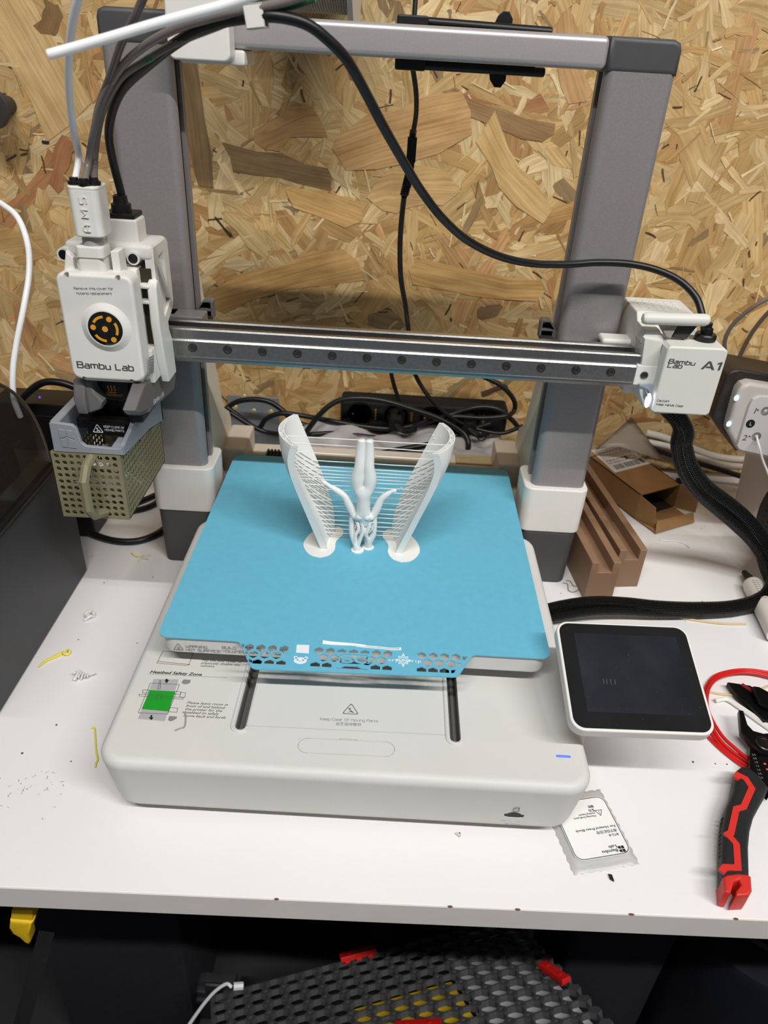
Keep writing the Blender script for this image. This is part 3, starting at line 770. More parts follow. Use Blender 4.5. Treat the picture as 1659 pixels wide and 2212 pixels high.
# work light in the lower corner of the housing
b = MB(); b.prism([(203.4, 205.5), (200.5, 210.5), (196.4, 212.6), (193, 213.2), (193, 215), (204, 215)], 'y', 18, 42, bev=.8); b.prism([(204.2, 197), (198.5, 204.6), (197.4, 211), (204.4, 206)], 'y', 11, 22, bev=.6); b.prism([(203.5, 199.5), (207, 195), (226, 196.8), (226, 198.5)], 'y', 12, 22, bev=.4)
wl = b.build('work_light', mat('light_bezel', (150, 160, 172), 0.35), house)
LED = mat('white_led', (236, 244, 255), 0.3, var=0, emit=6.0)
b = MB(); b.sphere((199.6, 11.6, 205.4), 1, 2.0, 2.0, 5.6, 14); b.build('light_lens', LED, wl)

# ---- touch screen on its arm
SC = [Vector(p) for p in ((133.7,-114.4,101), (221.7,-113.2,101), (211,-183.8,79), (126.8,-186.8,79))]
cen = sum(SC, Vector()) / 4
X_ = ((SC[1] - SC[0]) + (SC[2] - SC[3])).normalized(); U_ = ((SC[0] - SC[3]) + (SC[1] - SC[2])); U_ = (U_ - X_ * U_.dot(X_)).normalized(); N_ = X_.cross(U_)
sw = ((SC[1] - SC[0]).length + (SC[2] - SC[3]).length) / 2; sh = ((SC[0] - SC[3]).length + (SC[1] - SC[2]).length) / 2
MS = Matrix((X_, U_, N_)).transposed().to_4x4(); MS.translation = cen
b = MB(MS); b.prism(rrect(-sw / 2, sw / 2, -sh / 2, sh / 2, 8.5, 7), 'z', -8, 0, bev=1.0, seg=3)
scr = b.build('touch_screen', WHITE, printer, sharp=0.9)
b = MB(MS); b.prism(rrect(-sw / 2 + 1.7, sw / 2 - 1.7, -sh / 2 + 1.7, sh / 2 - 1.7, 7, 7), 'z', -1, 0.25, bev=.2, seg=1)
gl = b.build('screen_glass', mat('screen_glass', (30, 30, 31), 0.16, var=0.25, scale=18, spec=.5), scr)
b = MB(MS); b.prism(rrect(-sw / 2 + 11, sw / 2 - 9, -sh / 2 + 12, sh / 2 - 9, .6, 2), 'z', .25, 0.29)
b.build('display_area', mat('display_black', (38, 39, 45), 0.2, var=0.35, scale=26, spec=.5), gl)
rr = random.Random(8); b = MB(MS)
for i in range(40):
    x, y = rr.uniform(-sw / 2 + 4, sw / 2 - 4), rr.uniform(-sh / 2 + 4, sh / 2 - 4); r = rr.uniform(.06, .13)
    b.faces([(x - r, y - r, .31), (x + r, y - r, .31), (x + r, y + r, .31), (x - r, y + r, .31)], [(0, 1, 2, 3)])
for x in (-19, -17, -14.6, -12): b.faces([(x, -7, .31), (x + .18, -7, .31), (x + .5, -3.4, .31), (x + .3, -3.4, .31)], [(0, 1, 2, 3)])
b.build('dust', mat('pale_dust', (112, 114, 118), 0.9, var=0), gl)['kind'] = 'stuff'
b = MB(); b.prism([(-150, 20), (-150, 50), (-140, 74), (-120, 80), (-116, 74), (-128, 48), (-128, 20)], 'x', 140, 156, bev=2); b.build('screen_arm', WHITE, printer)

# ---- tool head, parked at the left end of the rail
b = MB(); b.box(-194, -152, -12, 18, 206, 284, 2.5); b.box(-153, -144, 0, 18, 206, 284, 2)
b.box(-192, -152, -28, -8, 212, 282, 2)
head = b.build('tool_head', WHITE, printer)
# front cover with rounded corners, two notches top and bottom
cov = rrect(-195.5, -148.0, 216.2, 285.2, 5.5, 6)
b = MB(); b.prism(cov, 'y', -35, -19, bev=2.2, seg=4)
cover = b.build('front_cover', WHITE, head, sharp=0.9)
cuts = []
for x in (-188, -156.6): c = MB(); c.cyl((x, -40, 285.6), (x, -30, 282.6), 1.7, n=14); cuts.append(cutter(c))
for x in (-188, -156.6): c = MB(); c.cyl((x, -40, 215.8), (x, -31, 217.6), 1.5, n=14); cuts.append(cutter(c))
carve(cover, cuts)
cc = (-167.9, -35.0, 252.3)
b = MB(); b.lathe([(16.6, -.4), (15.4, .25), (13.6, 1.2), (12.2, 2.1), (11.4, 2.5), (10.9, 2.3)], cc, (0, -1, 0), 36); b.build('dial_bezel', WHITE, cover, sharp=1.2)
b = MB(); b.lathe([(11.2, 1.6), (11.0, 2.3), (8, 2.75), (4, 2.95), (0, 3.0)], cc, (0, -1, 0), 32)
dial = b.build('dial_lens', mat('smoked_lens', (24, 26, 24), 0.08, var=0.2, scale=200), cover, sharp=1.2)
b = MB(Matrix(((1, 0, 0, cc[0]), (0, 0, -1, cc[1] - 2.55), (0, 1, 0, cc[2]), (0, 0, 0, 1))))
def arcband(r0, r1, a0, a1, n=8):
    A = [math.radians(a0 + (a1 - a0) * k / n) for k in range(n + 1)]
    return [(r1 * math.cos(a), r1 * math.sin(a)) for a in A] + [(r0 * math.cos(a), r0 * math.sin(a)) for a in A[::-1]]
b.prism(ngon(0, 0, 1.9, 16), 'z', .3, .5)
for x, y in ((3.3, 6.3), (-7.4, .7), (4.6, -6.7)): b.prism(ngon(x, y, 1.75, 14), 'z', 0, .45)
for a0, a1 in ((93, 150), (-27, 32), (212, 270)): b.prism(arcband(6.9, 8.5, a0, a1), 'z', 0, .45)
b.build('dial_marks', mat('amber_mark', (222, 152, 44), 0.45, var=0), dial)
techno('Remove this cover for', 1.45, (-172.4, -35.08, 275.9), (1, 0, .05), (0, 0, 1), PRINTDARK, cover, align='CENTER', xs=1.05)
techno('hotend replacement', 1.45, (-172.4, -35.08, 272.9), (1, 0, .05), (0, 0, 1), PRINTDARK, cover, align='CENTER', xs=1.05)
techno('Bambu Lab', 4.0, (-172.6, -35.1, 224.3), (1, 0, -.005), (0, 0, 1), PRINTDARK, cover, align='CENTER', xs=1.16, weight=1.15)
# top frame behind the cover
b = MB(); b.box(-199, -142.5, -6, 27, 287.5, 297.5, 3, 3)
for x in (-199, -154.6): b.cyl((x, -9, 289.6), (x, 4, 289.6), 4.2, n=18)
b.box(-199, -195, 20, 27, 250, 292, 1.5)
frame = b.build('head_frame', WHITE, head)
b = MB(); b.box(-166, -156, 4, 7.5, 297.2, 297.75); b.build('frame_slot', BLACKMATT, frame)
t = sheet([(-5, 296), (24, 296), (27, 293), (27.5, 254), (24, 249), (2, 240), (-4, 243), (-6, 262)], [[(3.5, 288.5), (17, 290.5), (17.5, 265)], [(0, 284), (15.5, 260), (22, 256), (1, 246)]], 0, 6)
mb = MB(Matrix(((0, 0, 1, -148.4), (1, 0, 0, 0), (0, 1, 0, 0), (0, 0, 0, 1)))); mb.merge(t); mb.build('side_frame', WHITE, frame)
b = MB(); b.box(-150.5, -149.6, -2, 24, 244, 294); b.build('frame_recess', mat('recess_shade', (30, 29, 26), 0.7), frame)  # dark panel added; paints the shade behind the frame windows
for x in (-199, -154.6):
    b = MB(); b.lathe([(3.0, -.2), (3.0, .3), (2.2, .5), (1.2, .5), (1.1, .12), (0, .12)], (x, -9.0, 289.6), (0, -1, 0), 16); b.build('socket_screw', BLACK, frame)
# side lever and vents
b = MB(); b.prism([(-13.5, 272), (-12, 275.5), (-8.5, 277), (-5, 275.5), (-3.6, 272), (-2, 254), (10, 232), (12, 206), (-6, 206), (-12, 226), (-15, 250)], 'x', -146.6, -140.4, bev=1.4, seg=3)
b.build('side_lever', WHITE, head)
b = MB(); V0, V1, V2 = Vector((-146,-26.8,231)), Vector((-146,-16.3,228.8)), Vector((-146,-31.1,220))
for i in range(3):
    for j in range(7):
        c = V0 + (V1 - V0) * ((i + .2) / 3) + (V2 - V0) * ((j + .2) / 7); b.box(-146.3, -145.95, c.y, c.y + 2.2, c.z - 1.1, c.z)
b.build('vent_grille', mat('vent_grey', (120, 119, 116), 0.6), head)
b = MB(); b.box(-152.4, -145, -7, -.5, 232, 283, .3, 1); op = b.build('side_opening', mat('olive_shade', (44, 40, 20), 0.6), head)  # olive board added in the gap, its shade painted dark
for z in (262, 272): b = MB(); b.box(-152, -145, -14, -6, z, z + 2.2, .5, 1); b.build('opening_rib', WHITE, op)
b = MB(); b.box(-153, -146.2, -20, -6, 210, 233, .8); b.build('lower_side', WHITE, head)
# filament inlet, hub and cable plug
b = MB(); b.prism(rrect(-182.8, -165.6, -30, -13, 3.5, 5), 'z', 280, 300, bev=1); b.box(-163, -158, -24, -12, 281, 297, .6)
inlet = b.build('filament_inlet', WHITE, head)
b = MB(); b.box(-183.2, -165.2, -30.4, -12.6, 293.6, 294.0); b.build('inlet_seam', mat('seam_grey', (160, 158, 152), 0.6), inlet)
b = MB(); b.cyl((-173.6, -21.5, 300), (-173.6, -21.5, 307), 6.2, n=22); b.build('inlet_neck', mat('neck_grey', (150, 149, 146), 0.5), inlet)
b = MB(); b.prism([(-196, 272), (-190, 296), (-186, 292), (-186, 280)], 'y', -26, -20, bev=1); b.build('guide_fin', WHITE, inlet)
b = MB(); b.prism(rrect(-181.5, -163.8, -30, -11, 4, 6), 'z', 305.5, 333, bev=1.2, seg=3, taper=1.03); b.prism(rrect(-181.8, -163.5, -30.3, -10.7, 4, 6), 'z', 331.8, 334.2, bev=.8)
hub = b.build('filament_hub', WHITE, head, sharp=0.9)
for s, z in zip('AMS', (309.3, 317.2, 325.0)):
    techno(s, 3.8, (-170.6, -30.3, z), (0, 0, 1), (-1, 0, 0), WHITE, hub, name='raised_letter', xs=1.25, depth=.55, weight=.8)
for x, y in ((-178.0, -25), (-171.6, -27), (-167.0, -23), (-173.4, -17)):
    b = MB(); b.lathe([(3.3, 0), (3.7, .8), (3.7, 2.2), (2.6, 2.6), (2.4, 4.2), (2.1, 4.2)], (x, y, 334), (0, 0, 1), 16); b.build('tube_collet', BLACK, hub)
b = MB(); b.box(-173.8, -152.2, -1, 17, 296, 311.5, 1.6, 3)
plug = b.build('cable_socket', WHITE, head)
b = MB(); b.box(-173.8, -153.4, -.6, 16.6, 311.4, 314.6, 1); b.lathe([(6.2, 0), (6.2, 5.0), (4.6, 5.6), (4.3, 9.6), (3.0, 10.4)], (-163.6, 7, 314.4), (0, 0, 1), 20)
b.build('cable_plug', BLACK, plug)

# ---- dark cowl around the nozzle
b = MB(); b.prism([(-32,214.5),(-1.2,208.2),(8.2,213.2),(18.8,211.3),(29.1,206),(39.2,193.4),(30.5,184.3),(-8.4,189.5),(-46.1,199.3),(-56.2,205.6)], 'x', -158, -149, bev=1.6, seg=3)
b.prism([(-149.2, 213.5), (-158.7, 206), (-160.5, 198.2), (-167, 192.2), (-165, 189.6), (-156, 189.8), (-149.2, 193)], 'y', -31, -14, bev=2.2, seg=3)
cowl = b.build('nozzle_cowl', GREY, head)
techno('Bambu Lab', 3.0, (-148.9,-20.2,194.5), Vector((-148.9,22.5,189.2)) - Vector((-148.9,-20.2,194.5)), (0, 0, 1), PRINTWHITE, cowl, xs=1.02)
q = (-149,8.7,211.3)
b = MB(); b.lathe([(2.4, -.3), (2.4, .5), (1.3, .5), (1.2, .1), (0, .1)], q, (1, 0, 0), 14); b.build('cowl_screw', BLACK, cowl)
b = MB(); b.prism([(-30, 189), (-33, 200), (-28, 213), (10, 214), (24, 206), (20, 197)], 'x', -199, -191, bev=1.6, seg=3)
b.prism([(-194, 212), (-199.6, 200), (-200.7, 191), (-198.5, 188.8), (-190.6, 188.4), (-183.5, 191.6), (-181.2, 197.4), (-185.8, 204.3), (-187.5, 212)], 'y', -28, -14, bev=2.0, seg=3)
b.build('nozzle_cowl', GREY, head)
b = MB(); b.prism([(-189, 209), (-189, 198.5), (-186, 195.6), (-171, 194.4), (-166, 198), (-165.4, 209)], 'y', -19, 6, bev=1.2)
b.box(-193, -150, -8, 16, 196, 209, 2)
heater = b.build('heater_cover', BLACK, head)
b = MB(); b.lathe([(6, 0), (6, 8), (3.4, 11), (3.2, 15), (1.0, 18.5), (.5, 18.8)], (-174, -8, 197), (0, 0, -1), 18); b.build('nozzle', BLACKMATT, heater)
techno('CAUTION HOT', 1.6, (-175.9, -19.1, 198.4), (1, 0, -.02), (0, 0, 1), ORANGE, heater, align='CENTER', xs=.78)
b = MB()
for k in range(3):
    x = -179.6 + k * 2.2
    b.tube([(x, -19.05, 202.3), (x + .5, -19.05, 203.3), (x - .3, -19.05, 204.6), (x + .5, -19.05, 206)], .36, n=6, smooth=4)
b.box(-180.3, -174.2, -19.15, -18.9, 200.9, 201.4)
b.build('heat_symbol', ORANGE, heater)

# ---- grey purge chute fixed to the slider, with the wiper inside
CH = layered('chute_grey_print', (140, 145, 152), 0.45, 0.8, 0.25)
b = MB(); b.prism([(-215.4, 164), (-215.0, 185.2), (-213.5, 186.2), (-199.5, 184.8), (-197.2, 182.6), (-195.4, 172), (-192.6, 169.4), (-172, 168.6), (-168, 169.4), (-167.6, 164)], 'y', -40.5, -37.5, bev=.4, seg=1)
b.prism([(-38, 163), (-38, 186), (14, 186), (50, 180), (50, 150), (20, 157)], 'x', -215.4, -209, bev=.4, seg=1)
b.prism([(-38, 163), (-38, 169.4), (-20, 173), (4, 180), (30, 186), (52, 186), (52, 148), (20, 156)], 'x', -170.6, -167.4, bev=.3, seg=1)
b.prism([(-38, 166), (-38, 169.0), (-24, 169.4), (-24, 166)], 'x', -176, -168, bev=.3, seg=1)
b.box(-215.4, -167.4, 49.5, 52, 148, 184)
b.prism([(-190, 176), (-166, 184), (-150, 206), (-150, 236), (-186, 236), (-186, 206)], 'y', 51, 63)
chute = b.build('purge_chute', CH, printer)
for q in ([(-209.2, 181.6), (-204.6, 181.2), (-204.6, 176.4), (-209.2, 174.6)], [(-204.0, 181.1), (-199.8, 180.8), (-199.4, 174.6), (-204.0, 176.2)],
          [(-209.0, 173.6), (-204.6, 175.4), (-204.6, 167.8), (-208.8, 168.2)], [(-204.0, 175.4), (-199.4, 173.8), (-199.0, 167.6), (-204.0, 167.8)]):
    b = MB(); b.prism(q, 'y', -41.0, -40.2, bev=.15, seg=1); b.build('raised_emblem', CH, chute)
b = MB(); b.box(-208, -171, -15, 12, 170, 178, 1.5); b.prism([(-200, 177), (-172, 176), (-173, 166.6), (-199, 167.4)], 'y', -18, -14, bev=.6); b.cyl((-203, 2, 176), (-203, 2, 190), 8, n=20); b.cyl((-186, 8, 176), (-186, 8, 192), 10, n=20)
b.box(-170.8, -160, -14, 40, 176, 190, 2)
wip = b.build('wiper_block', BLACK, printer)
techno('KEEP CLEAR OF', 1.5, (-187.4, -18.1, 173.4), (1, 0, -.02), (0, 0, 1), PRINTWHITE, wip, xs=.84)
techno('MOVING PARTS', 1.5, (-187.0, -18.1, 170.8), (1, 0, -.02), (0, 0, 1), PRINTWHITE, wip, xs=.84)
warn_triangle((-192.0, -18.02, 171.4), 4.0, (1, 0, 0), (0, 0, 1), PRINTWHITE, wip, GEARS)

# ---- white spool mount clipped over the left end of the top beam
b = MB(); b.prism(rrect(-136.5, -97.6, 398.4, 470, 4.5, 5), 'y', 48, 64.5, bev=1.6, seg=3); b.box(-134, -91.5, 64.0, 100, 396.6, 405.4, 2); b.box(-136.5, -97.6, 62, 100, 425, 470, 2)
clip = b.build('spool_mount', WHITE, printer)

# ================================================================== BUILD PLATE AND THE PRINTS ON IT
plate = thing('build_plate', 'turquoise textured build plate with a hexagon-pierced front tab, lying on the heated bed', 'build plate', (0, 0, 79.3))
PB = mat('turquoise_powder_coat', (100, 178, 205), 0.62, var=0.03, scale=160, bump=0.30, bscale=2600)
oc = []
for q in rrect(-128.5, 128.5, -128.5, 128.5, 7, 6)[:21]: oc.append(q)
oc += [(-77, -128.5), (-75.2, -129.2), (-74, -130.6), (-63.5, -150.6), (-61.6, -152.2), (-59, -152.7), (63, -149.8), (65.6, -149.2), (67.2, -147.6), (76.2, -130.4), (77.4, -129.1), (79.2, -128.5)]
oc += rrect(-128.5, 128.5, -128.5, 128.5, 7, 6)[21:]
holes = []
def hexa(x, y, r=3.45): return [(x + r * .93 * math.cos(PI / 6 + PI / 3 * k), y + r * math.sin(PI / 6 + PI / 3 * k)) for k in range(6)]
def house(x, y, r=3.45): return [(x - 3.0, y - 1.6), (x + 3.0, y - 1.6), (x + 3.0, y + 1.3), (x, y + 2.9), (x - 3.0, y + 1.3)]
def row(xs, y, f, sl=.013): return [f(x, y + sl * (x + 5)) for x in xs]
holes += row([-67.4, -59.9, -52.5, -45.0, -22.6, -15.2, 14.5, 21.9, 43.8, 51.2, 58.6, 66.0], -132.6, hexa)
holes += row([-7.8, -.3, 7.1], -131.9, lambda x, y: [(x - 2.9, y - 1.2), (x + 2.9, y - 1.2), (x + 2.9, y + .6), (x, y + 2.2), (x - 2.9, y + .6)])
holes += row([-63.6, -56.2, -48.7, -18.9, -11.9, 11.2, 18.2, 47.5, 54.9, 62.3], -138.9, hexa)
holes += row([-60.0, -52.5, -45.1, -23.6, -16.3, 14.4, 21.8, 43.5, 50.8, 58.0], -145.6, house)
holes += [[(-76.2 + 3, -130.6), (-70.9, -130.4), (-70.7, -133.2), (-71.6, -134.4)], [(-69.6, -136.8), (-67.4, -137.3), (-67.0, -141.2), (-68.0, -142)],
          [(-66, -143.6), (-63.4, -144.8), (-63, -147.3), (-65, -146.8)], [(70.2, -130.2), (73.9, -130.3), (71.6, -134.2), (70.2, -133.4)], [(66.4, -136.8), (69.6, -136.4), (67.4, -141), (66.4, -140.6)],
          [(62.3, -143.2), (65.6, -142.8), (64.0, -146), (62.3, -146.6)], [(-10, -148.3), (9.5, -147.9), (9.5, -147.1), (6, -147.0), (3, -145.2), (-5, -145.3), (-8, -147.4), (-10, -147.5)],
          [(-8.3, -142.6), (-8.3, -136), (-6.6, -134.6), (8, -134.4), (9, -136), (9, -141), (7.2, -143), (-6, -143.4)]]
b = MB(); b.merge(sheet(oc, holes, 79.3, 80.0))
pl = b.build('spring_sheet', PB, plate)
text('BQ', 6.4, (-7.9, -142.4, 79.6), (1, .013, 0), (0, 1, 0), PB, pl, name='cut_out_letters', xs=1.55, bold=.8, depth=.4)
b = MB(); b.prism([(-36.9,-136),(-28.7,-136),(-29.3,-128.2),(-37.4,-128.5)], 'z', 79.95, 80.06); b.build('white_patch', PRINTWHITE, pl)
def zprint(name, outer, hs, m_=PRINTWHITE):
    mb = MB(); mb.merge(sheet(outer, hs, 79.98, 80.08)); return mb.build(name, m_, pl)
px0, py0 = (-33.3,-143)
hd = [(px0 + 4.1 * math.cos(a), py0 + 3.0 * math.sin(a)) for a in [2 * PI * k / 24 for k in range(24)]]
zprint('bear_emblem', hd, [ngon(px0 - 1.7, py0 + .5, .8, 10), ngon(px0 + 1.7, py0 + .5, .8, 10), ngon(px0, py0 - .6, .45, 8)])
for s in (-1, 1): zprint('bear_emblem', ngon(px0 + s * 3.3, py0 + 2.7, 1.25, 12), [ngon(px0 + s * 3.2, py0 + 2.6, .6, 8)])
text('cryo', 2.5, ((22.2,-138.9,80.1)), (1, .02, 0), (0, 1, 0), PRINTWHITE, pl, xs=1.3, bold=.3, spacing=1.15)
text('Grip', 2.5, ((33.1,-138.8,80.1)), (1, .02, 0), (0, 1, 0), PRINTWHITE, pl, xs=1.3, bold=.3, spacing=1.25)
sx, sy = (31.9,-137.2)
for k in range(8):
    a = PI / 4 * k + PI / 8 * 0
    d = Vector((math.cos(a), math.sin(a) * 1.15)); e = Vector((-d.y, d.x)); o = Vector((sx, sy))
    L_ = 5.8 if k % 2 == 0 else 4.6
    zprint('snowflake', [tuple(o + d * 1.4), tuple(o + d * 2.9 + e * 1.0), tuple(o + d * L_), tuple(o + d * 2.9 - e * 1.0)], [[tuple(o + d * 2.1), tuple(o + d * 2.8 + e * .45), tuple(o + d * 3.9), tuple(o + d * 2.8 - e * .45)]])
zprint('snowflake', ngon(sx, sy, 1.1, 12), [ngon(sx, sy, .5, 8)])
WF = layered('white_print_filament', (230, 231, 228), 0.45, 0.6, 0.22)
b = MB(); P_ = [(-20.9,-125.4,80.4),(-15.4,-125.9,80.4),(-7.8,-125.9,80.4),(-0.2,-125.9,80.4),(7.3,-126.4,80.4),(16.4,-126.7,80.4),(24.3,-127.2,80.4),(29.7,-126.5,80.4)]
b.tube(P_[:5], 1.5, n=8, r1=.7, flat=.35); b.tube(P_[3:], .5, n=6, r1=.3); b.tube([(p[0] + 1, p[1] - 1.2, 80.3) for p in P_[3:]], .35, n=6)
b.sphere((P_[-1][0], P_[-1][1] - .5, 80.5), .9, n=8)
solo('prime_line', b, WF, 'smeared white priming line stuck along the front edge of the turquoise plate', 'filament', P_[0])

# ---- harp shaped print: two hollow curved wings joined by strings
harp = thing('harp_print', 'white printed harp of two curved hollow wings strung together on the turquoise plate', 'printed model', (-1.4, -6, 80))
HC = -1.4
def ip(z, T):
    for (a, va), (c, vc) in zip(T[:-1], T[1:]):
        if z <= c: return va + (vc - va) * (z - a) / (c - a)
    return T[-1][1]
FX = [(80, 31.2), (92, 35.2), (104, 39.2), (116, 43.0), (127, 46.6), (137, 49.8), (146, 52.4), (154, 54.0), (160, 54.6), (166, 53.9), (170, 52.9), (174, 51.4)]
BX = [(80, 26.0), (90, 26.2), (100, 27.4), (109, 29.8), (118, 33.0), (127, 36.2), (136, 39.8), (146, 44.2), (156, 48.6), (166, 53.0), (174, 56.6)]
def wing_curve(z, t, sgn):
    """middle of the outer skin at height z, t from front edge to back edge"""
    fy = -19.5 - 11 * (z - 80) / 94; by = 4.6 + 16.6 * (z - 80) / 94
    bl = 2.2 + 8.0 * ((z - 80) / 94) ** 0.9
    x = ip(z, FX) * (1 - t) + ip(z, BX) * t + bl * 4 * t * (1 - t)
    return Vector((HC + sgn * x, fy + (by - fy) * t, z))
NT = 12
def wing_ring(z, sgn, inset=0.0):
    th = 5.0
    out = []; inn = []
    for k in range(NT + 1):
        t = k / NT
        p = wing_curve(z, t, sgn)
        w = th * (1 - .35 * t)
        q = p - Vector((sgn * w, 0, 0))
        if inset:
            dy = inset if k == 0 else -inset if k == NT else 0
            p = p + Vector((-sgn * inset, dy, 0)); q = q + Vector((sgn * inset, dy, 0))
        out.append(p); inn.append(q)
    return out + inn[::-1]
def inner_x(z, y, sgn):
    best = min((abs(wing_curve(z, k / 60, sgn).y - y), k / 60) for k in range(61))
    t = best[1]; return wing_curve(z, t, sgn).x - sgn * 4.4 * (1 - .35 * t)
ZS = [80 + 94 * k / 30 for k in range(30)] + [172.0]
for sgn in (-1, 1):
    b = MB(); b.loft([wing_ring(z, sgn) for z in ZS])
    wing = b.build('wing', WF, harp, sharp=0.7)
    R0, R1 = wing_ring(171.9, sgn), wing_ring(174, sgn); I1, I0 = wing_ring(174, sgn, .75), wing_ring(171.9, sgn, .75)
    b = MB(); b.loft([R0, R1, I1, I0], cap=False)
    n = NT + 1
    for k in range(0, NT):
        a = I1[k]; c = I1[2 * n - 1 - (k + 1)] if k % 2 == 0 else I1[k + 1]
        if k % 2 == 1: a = I1[2 * n - 1 - k]
        d = (c - a).normalized(); s = Vector((-d.y, d.x, 0)) * .28; up = Vector((0, 0, 2.0))
        V = [a - s - up, a + s - up, c + s - up, c - s - up]; V += [v + up * .93 for v in V]
        b.faces(V, [(4, 5, 6, 7), (0, 1, 5, 4), (1, 2, 6, 5), (2, 3, 7, 6), (3, 0, 4, 7)])
    b.build('open_infill', WF, wing, sharp=0.5)
    # brim: a thin peanut shaped film on the plate
    pts = [(31, -31), (24.5, -27.5), (20.6, -19.5), (20.8, -11), (19.5, -5), (16.2, 1), (16.0, 7.5), (19, 12.6), (24.5, 14.5), (31, 13), (37, 8), (41.5, 1.5), (44.6, -7), (45.4, -15), (43, -22.5), (38, -28.8)]
    lp = catmull([(HC + sgn * x, y, 0) for x, y in pts] + [(HC + sgn * pts[0][0], pts[0][1], 0)], 4)[:-1]
    b = MB(); b.prism([(p.x, p.y) for p in lp], 'z', 80.0, 80.45); b.build('brim', WF, harp)
    if sgn > 0:
        rr = random.Random(4); b = MB()
        for k in range(22):
            z = rr.uniform(128, 173); t = rr.choice((.86, .92, .98)); p = wing_curve(z, t, 1) - Vector((2.9, 0, 0))
            b.tube([p, p + Vector((-rr.uniform(.6, 1.8), rr.uniform(-.6, .6), rr.uniform(-.8, 1)))], .3, n=5, smooth=1)
        b.build('loose_wisps', WF, wing)['kind'] = 'stuff'
for z in (170.0, 164.3, 157.4, 151.0, 146.0, 143.0, 140.2, 137.4, 134.7, 130.3, 126.7, 121.8, 116.7, 111.8, 107.2, 103.7, 99.3, 95.1, 91.0, 87.2):
    y = -6 - (z - 80) * .02
    rr = random.Random(int(z * 10))
    xl, xr = inner_x(z, y, -1), inner_x(z, y, 1)
    pts = [(xl + (xr - xl) * k / 6, y, z + (rr.uniform(-.22, .22) if 0 < k < 6 else 0)) for k in range(7)]
    pts[0] = (xl - .8, y, z); pts[-1] = (xr + .8, y, z)
    b = MB(); b.tube(pts, .36, n=6, smooth=2); b.build('string', WF, harp)

# ---- upside-down figure between the wings
fig = thing('figure_print', 'white printed upside-down figure with spread arms, standing between the two harp wings', 'printed model', (-1, -15, 80))
def grow(name, nodes, edges, radii, material, parent, sub=2, cut_z=None):
    me = bpy.data.meshes.new('tmp'); off = base_of(parent)
    me.from_pydata([(Vector(p) - off) * S for p in nodes], edges, [])
    o = bpy.data.objects.new('tmp', me); C.objects.link(o)
    md = o.modifiers.new('skin', 'SKIN'); md.use_smooth_shade = True; md.branch_smoothing = .6
    sv = me.skin_vertices[0].data
    for i, r in enumerate(radii):
        r = r if isinstance(r, tuple) else (r, r)
        sv[i].radius = (r[0] * S * 1.42, r[1] * S * 1.42); sv[i].use_root = (i == 0)
    ms = o.modifiers.new('sub', 'SUBSURF'); ms.levels = sub; ms.render_levels = sub
    out = evaluated(o); bpy.data.objects.remove(o); bpy.data.meshes.remove(me)
    if cut_z is not None:
        bm = bmesh.new(); bm.from_mesh(out)
        r = bmesh.ops.bisect_plane(bm, geom=bm.verts[:] + bm.edges[:] + bm.faces[:], plane_co=(0, 0, (cut_z - off.z) * S), plane_no=(0, 0, 1), clear_outer=True)
        es = [e for e in bm.edges if e.is_boundary]
        bmesh.ops.holes_fill(bm, edges=es)
        bm.to_mesh(out); bm.free()
    out.name = name
    for p in out.polygons: p.use_smooth = True
    return link_mesh(name, out, material, parent)
Yf = -15
nodes = []; edges = []; rad = []
def node(x, z, r, frm=None, y=Yf):
    nodes.append((x, y, z)); rad.append(r)
    if frm is not None: edges.append((frm, len(nodes) - 1))
    return len(nodes) - 1
pel = node(-1.8, 131.5, (6.3, 5.0))
k1 = node(-1.6, 126.5, (6.0, 4.4), pel); w = node(-1.4, 121.5, (5.5, 4.0), k1); rb = node(-1.1, 115.5, (5.9, 4.4), w); ch = node(-1.0, 110.0, (6.2, 4.4), rb); nk = node(-.6, 105.5, (3.2, 3.0), ch); hd = node(-.4, 100.0, (3.4, 3.4), nk)
for s in (-1, 1):
    hx = -1.8 + s * 4.3
    a = node(hx, 136.5, 4.1, pel); a = node(hx + s * .1, 142, 4.3, a, Yf - .3); a = node(hx - s * .3, 148, 3.5, a, Yf - .8); a = node(hx - s * 1.0, 153, 2.9, a, Yf - 1.4)
    a = node(hx - s * 1.1, 158, 2.9, a, Yf - .6); a = node(hx - s * 1.2, 163.5, 3.0, a, Yf + .3); a = node(hx - s * 1.5, 170, 2.4, a, Yf + .3); a = node(hx - s * 1.6, 178, 2.2, a, Yf + .3)
for s, el, wr, ha in ((-1, (-15.2, 126.2), (-27.2, 134.4), (-32.5, 138.2)), (1, (11.4, 125.8), (18.6, 132.4), (22.8, 134.4))):
    a = node(-1 + s * 7.0, 109.8, 2.7, ch); a = node(-1 + s * 9.0, 114.5, 2.4, a)
    a = node((el[0] * .6 + (-1 + s * 9) * .4), el[1] - 5, 2.3, a); a = node(el[0], el[1], 1.9, a)
    a = node(el[0] * .5 + wr[0] * .5, el[1] * .5 + wr[1] * .5 + .4, 1.85, a); a = node(wr[0], wr[1], 1.15, a); a = node(ha[0], ha[1], 1.3, a)
FIG = grow('body', nodes, edges, rad, WF, fig, 2, 174.0)
for x in (-3.9, 1.9):
    b = MB(); b.sphere((x, Yf - 4.2, 111.4), 2.9, 1.05, .75, .95, 14); b.build('bust', WF, FIG)
